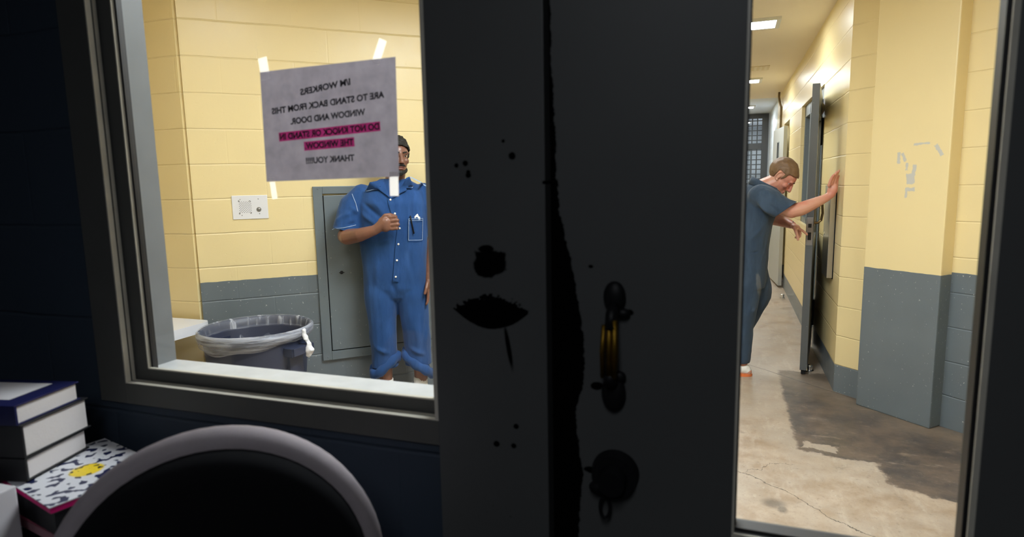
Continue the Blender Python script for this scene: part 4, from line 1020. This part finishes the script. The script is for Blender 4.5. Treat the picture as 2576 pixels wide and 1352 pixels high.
# collar flaps
def flap(pts, th=.004, lift=.010):
    bm = BM(); c_ = Vector((sum(p[0] for p in pts) / len(pts), sum(p[1] for p in pts) / len(pts)))
    top = [hug(a, b, lift + .004) for a, b in pts]; ctr = hug(c_.x, c_.y, lift + .008)
    vt = [bm.verts.new(p) for p in top]; vc = bm.verts.new(ctr)
    for i in range(len(vt)): bm.faces.new((vt[i], vt[(i + 1) % len(vt)], vc))
    bmesh.ops.subdivide_edges(bm, edges=bm.edges[:], cuts=3, use_grid_fill=True)
    bmesh.ops.solidify(bm, geom=bm.faces[:], thickness=th); return bm
cl = [(-.045, 1.487), (-.125, 1.470), (-.155, 1.418), (-.085, 1.436), (-.070, 1.420), (-.035, 1.395), (-.012, 1.375), (-.03, 1.43)]
cr = [(.085, 1.492), (.105, 1.500), (.128, 1.440), (.120, 1.432), (.082, 1.435), (.085, 1.418), (.045, 1.40), (-.005, 1.37), (.055, 1.44)]
for c_ in (cl, cr):
    cf = obj('collar', flap(c_), M['denim_a'], cov, smooth=True)
    obj('stitching', ribbon([((a - (sum(p[0] for p in c_) / len(c_))) * .93 + sum(p[0] for p in c_) / len(c_), (b - (sum(p[1] for p in c_) / len(c_))) * .90 + sum(p[1] for p in c_) / len(c_)) for a, b in c_[1:4]], .0022, .002, .020), M['stitch'], cf)
# chest pocket with stitching, pen and folded paper in it
pk = ribbon([(.133, 1.252), (.126, 1.122)], .088, .004, .006); pko = obj('chest_pocket', pk, M['denim_a'], cov)
for ps in ([(.091, 1.252), (.084, 1.122), (.168, 1.118), (.176, 1.250)], [(.090, 1.250), (.176, 1.248)], [(.090, 1.240), (.176, 1.238)]):
    obj('stitching', ribbon(ps, .0022, .002, .012), M['stitch'], pko)
obj('stitching', ribbon([(-.235, 1.405), (-.215, 1.35), (-.205, 1.30)], .003, .002, .004), M['stitch'], cov)
obj('stitching', ribbon([(-.355, 1.200), (-.33, 1.203), (-.30, 1.206), (-.26, 1.212), (-.22, 1.220)], .0022, .002, .004), M['stitch'], cov)
obj('stitching', ribbon([(.11, 1.497), (.16, 1.472), (.21, 1.44)], .006, .002, .004), M['stitch'], cov)
bm = BM(); a = hug(.100, 1.268, .016); b = hug(.118, 1.16, .018); tube(bm, [a, a.lerp(b, .5), b], .004, 8)
def world_top(o_, par):   # keep local placement relative to the figure but stand as a thing of its own
    o_.matrix_world = Matrix.Translation(par.location) @ Matrix.Rotation(par.rotation_euler.z, 4, 'Z'); return o_
tag(world_top(obj('pen', bm, M['black_soft'], None, smooth=True), pa), 'black pen clipped in the blue chest pocket of the man', 'pen')
bm = BM(); q = [(.122, 1.240), (.126, 1.262), (.140, 1.276), (.146, 1.278), (.152, 1.262), (.160, 1.258), (.160, 1.240)]; bm.faces.new([bm.verts.new(hug(a, b, .004)) for a, b in q]); bmesh.ops.solidify(bm, geom=bm.faces[:], thickness=.002)
tag(world_top(obj('folded_paper', bm, plain('white_note', (.9, .9, .88), .8), None), pa), 'white folded paper sticking out of the blue chest pocket', 'paper')
for fx in (-.090, .128):
    bm = BM(); cyl(bm, (fx, .045, .06), (fx, .045, .225), .043, .045, 24); so = obj('sock', bm, M['sock'], pa, smooth=True)
    s_ = -1 if fx < 0 else 1
    bm = BM(); chain(bm, [((fx, .07, .045), .044), ((fx + s_ * .012, -.05, .038), .044), ((fx + s_ * .022, -.125, .034), .036)])
    bm = union(bm, .006, 2)
    for v in bm.verts:
        if v.co.z < .003: v.co.z = .0
    obj('shoe', bm, M['shoe_w'], pa, smooth=True)

# ---- man in navy with his hand on the corridor wall. local x to viewer's right (his facing direction), y away
pb = empty('person', (.2486, 4.743, 0), R(-3.0))
tag(pb, 'sandy haired man in faded navy coveralls bowing his head, one hand on the corridor wall', 'person')
def far(u, z_, v=.26): k = (4.75 + v) / 4.75; return (u * k, v, 1.45 + (z_ - 1.45) * k)
# head: facing +x, pitched down
HB = Matrix.Translation((.093, .02, 1.460)) @ Matrix.Rotation(R(-8), 4, 'Z') @ Matrix.Rotation(R(-90), 4, 'Z') @ Matrix.Rotation(R(-46), 4, 'X')
bm = BM(); head_parts(bm, HB, .98)
chain(bm, [((.065, .02, 1.425), .060), ((-.02, .03, 1.385), .066), ((-.06, .03, 1.35), .075)])
trunk(bm, [(.86, -.115, .06, .10, .14), (1.0, -.115, .06, .10, .14), (1.15, -.11, .06, .11, .15), (1.28, -.09, .06, .105, .16), (1.36, -.07, .05, .08, .13), (1.41, -.05, .04, .05, .07)])
# near arm
chain(bm, [((-.02, -.115, 1.315), .058), ((.06, -.125, 1.265), .054), ((.155, -.125, 1.222), .048)])
chain(bm, [((.155, -.125, 1.224), .048), ((.215, -.118, 1.238), .0475), ((.29, -.10, 1.272), .039), ((.365, -.075, 1.308), .0275), ((.385, -.068, 1.322), .026)])
# palm against the wall (wall is +x), back of the hand to the viewer, fingers up
ell(bm, (.404, -.066, 1.362), (.032, .026, .050), rot=(0, R(16), R(-20)))
ell(bm, (.396, -.066, 1.335), (.027, .027, .030))
for (bx, by, bz, tx, tz, ty) in ((.378, -.098, 1.392, .406, 1.462, -.112), (.394, -.085, 1.402, .426, 1.482, -.095), (.412, -.070, 1.402, .440, 1.490, -.070), (.430, -.055, 1.388, .442, 1.455, -.045)):
    b_ = Vector((bx, by, bz)); e_ = Vector((tx, ty, tz)); d_ = e_ - b_; l_ = d_.length
    finger(bm, b_, [d_ + Vector((-.012, 0, .004)), d_, d_ + Vector((.012, 0, -.004))], [l_ * .47, l_ * .30, l_ * .24], [.0105, .0095, .0088, .0074])
finger(bm, (.384, -.060, 1.350), [(.1, .9, .6), (.5, .6, .6)], [.036, .030], [.0135, .0115, .0095])
# far arm: lower, pointing at the lock
chain(bm, [((-.02, .22, 1.30), .058), (far(.05, 1.165), .050), (far(.10, 1.150, .22), .045), (far(.140, 1.132, .17), .035), (far(.172, 1.118, .12), .026)])
hx = Vector(far(.186, 1.106, .09)); ell(bm, hx + Vector((.006, 0, -.002)), (.036, .038, .022), rot=(0, R(28), 0))
b0 = hx + Vector((.026, -.026, -.010))
finger(bm, b0, [(.8, -.15, -.45), (.75, -.1, -.65), (.7, 0, -.7)], [.028, .022, .018], [.0105, .0098, .009, .0078])
for i in range(3):
    finger(bm, hx + Vector((.022 - .006 * i, -.012 + .018 * i, -.012)), [(.45, 0, -.9), (-.1, 0, -1), (-.7, 0, -.6)], [.034, .024, .018], [.0105, .0098, .009, .008])
finger(bm, hx + Vector((.0, -.034, -.010)), [(.35, -.4, -.9), (.3, -.1, -1), (.1, 0, -1)], [.034, .030, .018], [.013, .0118, .0105, .009])
# legs
chain(bm, [((-.115, .0, .88), .080), ((-.120, -.005, .50), .055), ((-.133, .0, .30), .042), ((-.13, .0, .12), .038), ((-.13, .0, .07), .038)])
chain(bm, [((-.13, .0, .04), .034), ((-.09, -.01, .032), .030)])
chain(bm, [((-.10, .10, .88), .080), ((-.052, .105, .66), .058), ((-.048, .12, .60), .052), ((-.10, .14, .42), .042), ((-.145, .15, .26), .036)])
bm = union(bm, .0042, 3)
obj('body', bm, M['skin_b'], pb, smooth=True)
eyes(HB, pb, 0, .005); brows(HB, pb, M['hair_b'], .003); lips(HB, pb, M['lip_b'])
hair(HB, pb, M['hair_b'], lambda q: (q.z > .050 + (q.y - .05) * .3 if q.y > .030 else (q.z > .022 - max(0, .02 - abs(q.y - .012)) * 2.0 if q.y > -.035 else q.z > -.056 + .45 * max(0, q.y + .07))) and not (abs(q.x) > .06 and -.036 < q.y < .008 and q.z < .028), amp=.003, freq=45, wide=.985)
bm = BM()
trunk(bm, [(.66, -.105, .06, .115, .15), (.80, -.105, .06, .128, .17), (.93, -.108, .06, .134, .18), (1.02, -.105, .06, .134, .185), (1.12, -.095, .06, .142, .19), (1.20, -.080, .06, .150, .195), (1.27, -.070, .06, .135, .195), (1.34, -.070, .055, .105, .165), (1.39, -.065, .045, .085, .115), (1.42, -.06, .04, .065, .075)], ex=2.3)
chain(bm, [((-.04, -.09, 1.325), .088), ((.03, -.115, 1.285), .084), ((.09, -.125, 1.245), .080), ((.16, -.13, 1.215), .078)])
chain(bm, [((-.03, .20, 1.32), .085), ((.03, .24, 1.22), .080), ((.08, .26, 1.17), .078)])
chain(bm, [((-.115, .0, .84), .105), ((-.110, -.005, .60), .088), ((-.130, .0, .36), .070), ((-.135, .0, .12), .062)])
chain(bm, [((-.10, .10, .84), .112), ((-.045, .10, .66), .098), ((-.035, .12, .60), .092), ((-.09, .14, .42), .070), ((-.145, .15, .28), .058)])
bm = union(bm, .007, 5)
cut(bm, (.118, -.128, 1.232), (.62, -.05, -.78), .21, lambda c: c.x > .055 and c.y < -.03); cut(bm, (.062, .262, 1.182), (.8, .1, -.6), .15, lambda c: c.y > .17)
cut(bm, (-.135, 0, .10), (0, 0, -1), .12)
fold(bm, [((.0, -.16, 1.36), (.10, -.19, 1.25), .008, .013), ((-.03, -.17, 1.33), (.07, -.19, 1.22), -.009, .013), ((-.06, -.17, 1.30), (.04, -.18, 1.18), .009, .014), ((-.05, -.15, 1.24), (.02, -.15, 1.10), -.010, .015), ((.03, -.13, 1.16), (-.10, -.14, 1.02), .011, .016), ((.03, -.12, 1.12), (-.08, -.14, .96), -.008, .014),
     ((.03, -.05, 1.02), (-.02, -.12, .80), .007, .016), ((-.02, -.12, .80), (.0, -.09, .60), .008, .018), ((-.06, -.12, .74), (-.10, -.10, .50), -.008, .016), ((.04, .0, .64), (-.06, .02, .52), -.007, .014), ((-.25, -.10, .932), (.06, -.12, .932), -.005, .006), ((.04, -.1, .55), (-.07, -.06, .50), .007, .014)])
bmesh.ops.solidify(bm, geom=bm.faces[:], thickness=.003)
cvb = obj('coveralls', bm, M['denim_b'], pb, smooth=True)
hb = hugger(cvb)
# collar standing round the back of the neck
bm = BM(); pts_in = []
for k in range(15):
    a = R(20 + 320 * k / 14); cx_, cy_ = math.cos(a), math.sin(a)
    pts_in.append(((-.015 + .086 * cx_), .025 + .075 * cy_, 1.395 - .55 * (.086 * cx_)))
rings = []
for (a, b, c_) in pts_in:
    dx_, dy_ = a + .015, b - .025; l_ = math.hypot(dx_, dy_); dx_, dy_ = dx_ / l_, dy_ / l_
    rings.append([(a - dx_ * .002, b - dy_ * .002, c_ - .015), (a, b, c_ + .022), (a + dx_ * .008, b + dy_ * .008, c_ + .022), (a + dx_ * .032, b + dy_ * .032, c_ - .024), (a + dx_ * .026, b + dy_ * .026, c_ - .026)])
loft(bm, rings); obj('collar', bm, M['denim_b'], cvb, smooth=True)
bm = BM(); tube(bm, [Vector(far(.165, 1.122, .13)) + Vector((.0 + .010 * math.sin(a), .030 * math.cos(a), .026 * math.sin(a))) for a in [2 * math.pi * i / 24 for i in range(24)]], .0022, 6, closed=True)
obj('wrist_tattoo', bm, plain('faded_ink', (.10, .12, .14), .7), pb, smooth=True, label='faded dark band round the wrist')
# shoes: white with orange sole on the floor, black on the raised foot
bm = BM(); chain(bm, [((-.155, .0, .055), .046), ((-.115, -.005, .050), .042), ((-.097, -.008, .040), .034)]); bm = union(bm, .005, 2)
for v in bm.verts: v.co.z = max(v.co.z, .016)
s1 = obj('shoe', bm, M['shoe_w'], pb, smooth=True, label='white shoe')
bm = BM(); loft(bm, [[(-.135 + .078 * math.cos(a), -.003 + .046 * math.sin(a), z_) for a in [2 * math.pi * i / 32 for i in range(32)]] for z_ in (.0, .018)]); obj('sole', bm, M['sole_o'], s1, label='orange sole')
bm = BM(); chain(bm, [((-.135, .15, .235), .048), ((-.150, .15, .18), .046), ((-.115, .15, .155), .038), ((-.10, .15, .15), .032)]); bm = union(bm, .005, 2); s2_ = obj('shoe', bm, M['shoe_k'], pb, smooth=True, label='black raised shoe')
bm = BM(); tube(bm, [(-.140 + .052 * math.cos(a), .15 + .052 * math.sin(a), .262) for a in [2 * math.pi * i / 24 for i in range(24)]], .018, 10, closed=True); obj('trouser_cuff', bm, M['cuff_g'], cvb, smooth=True, label='dark green trouser cuff')
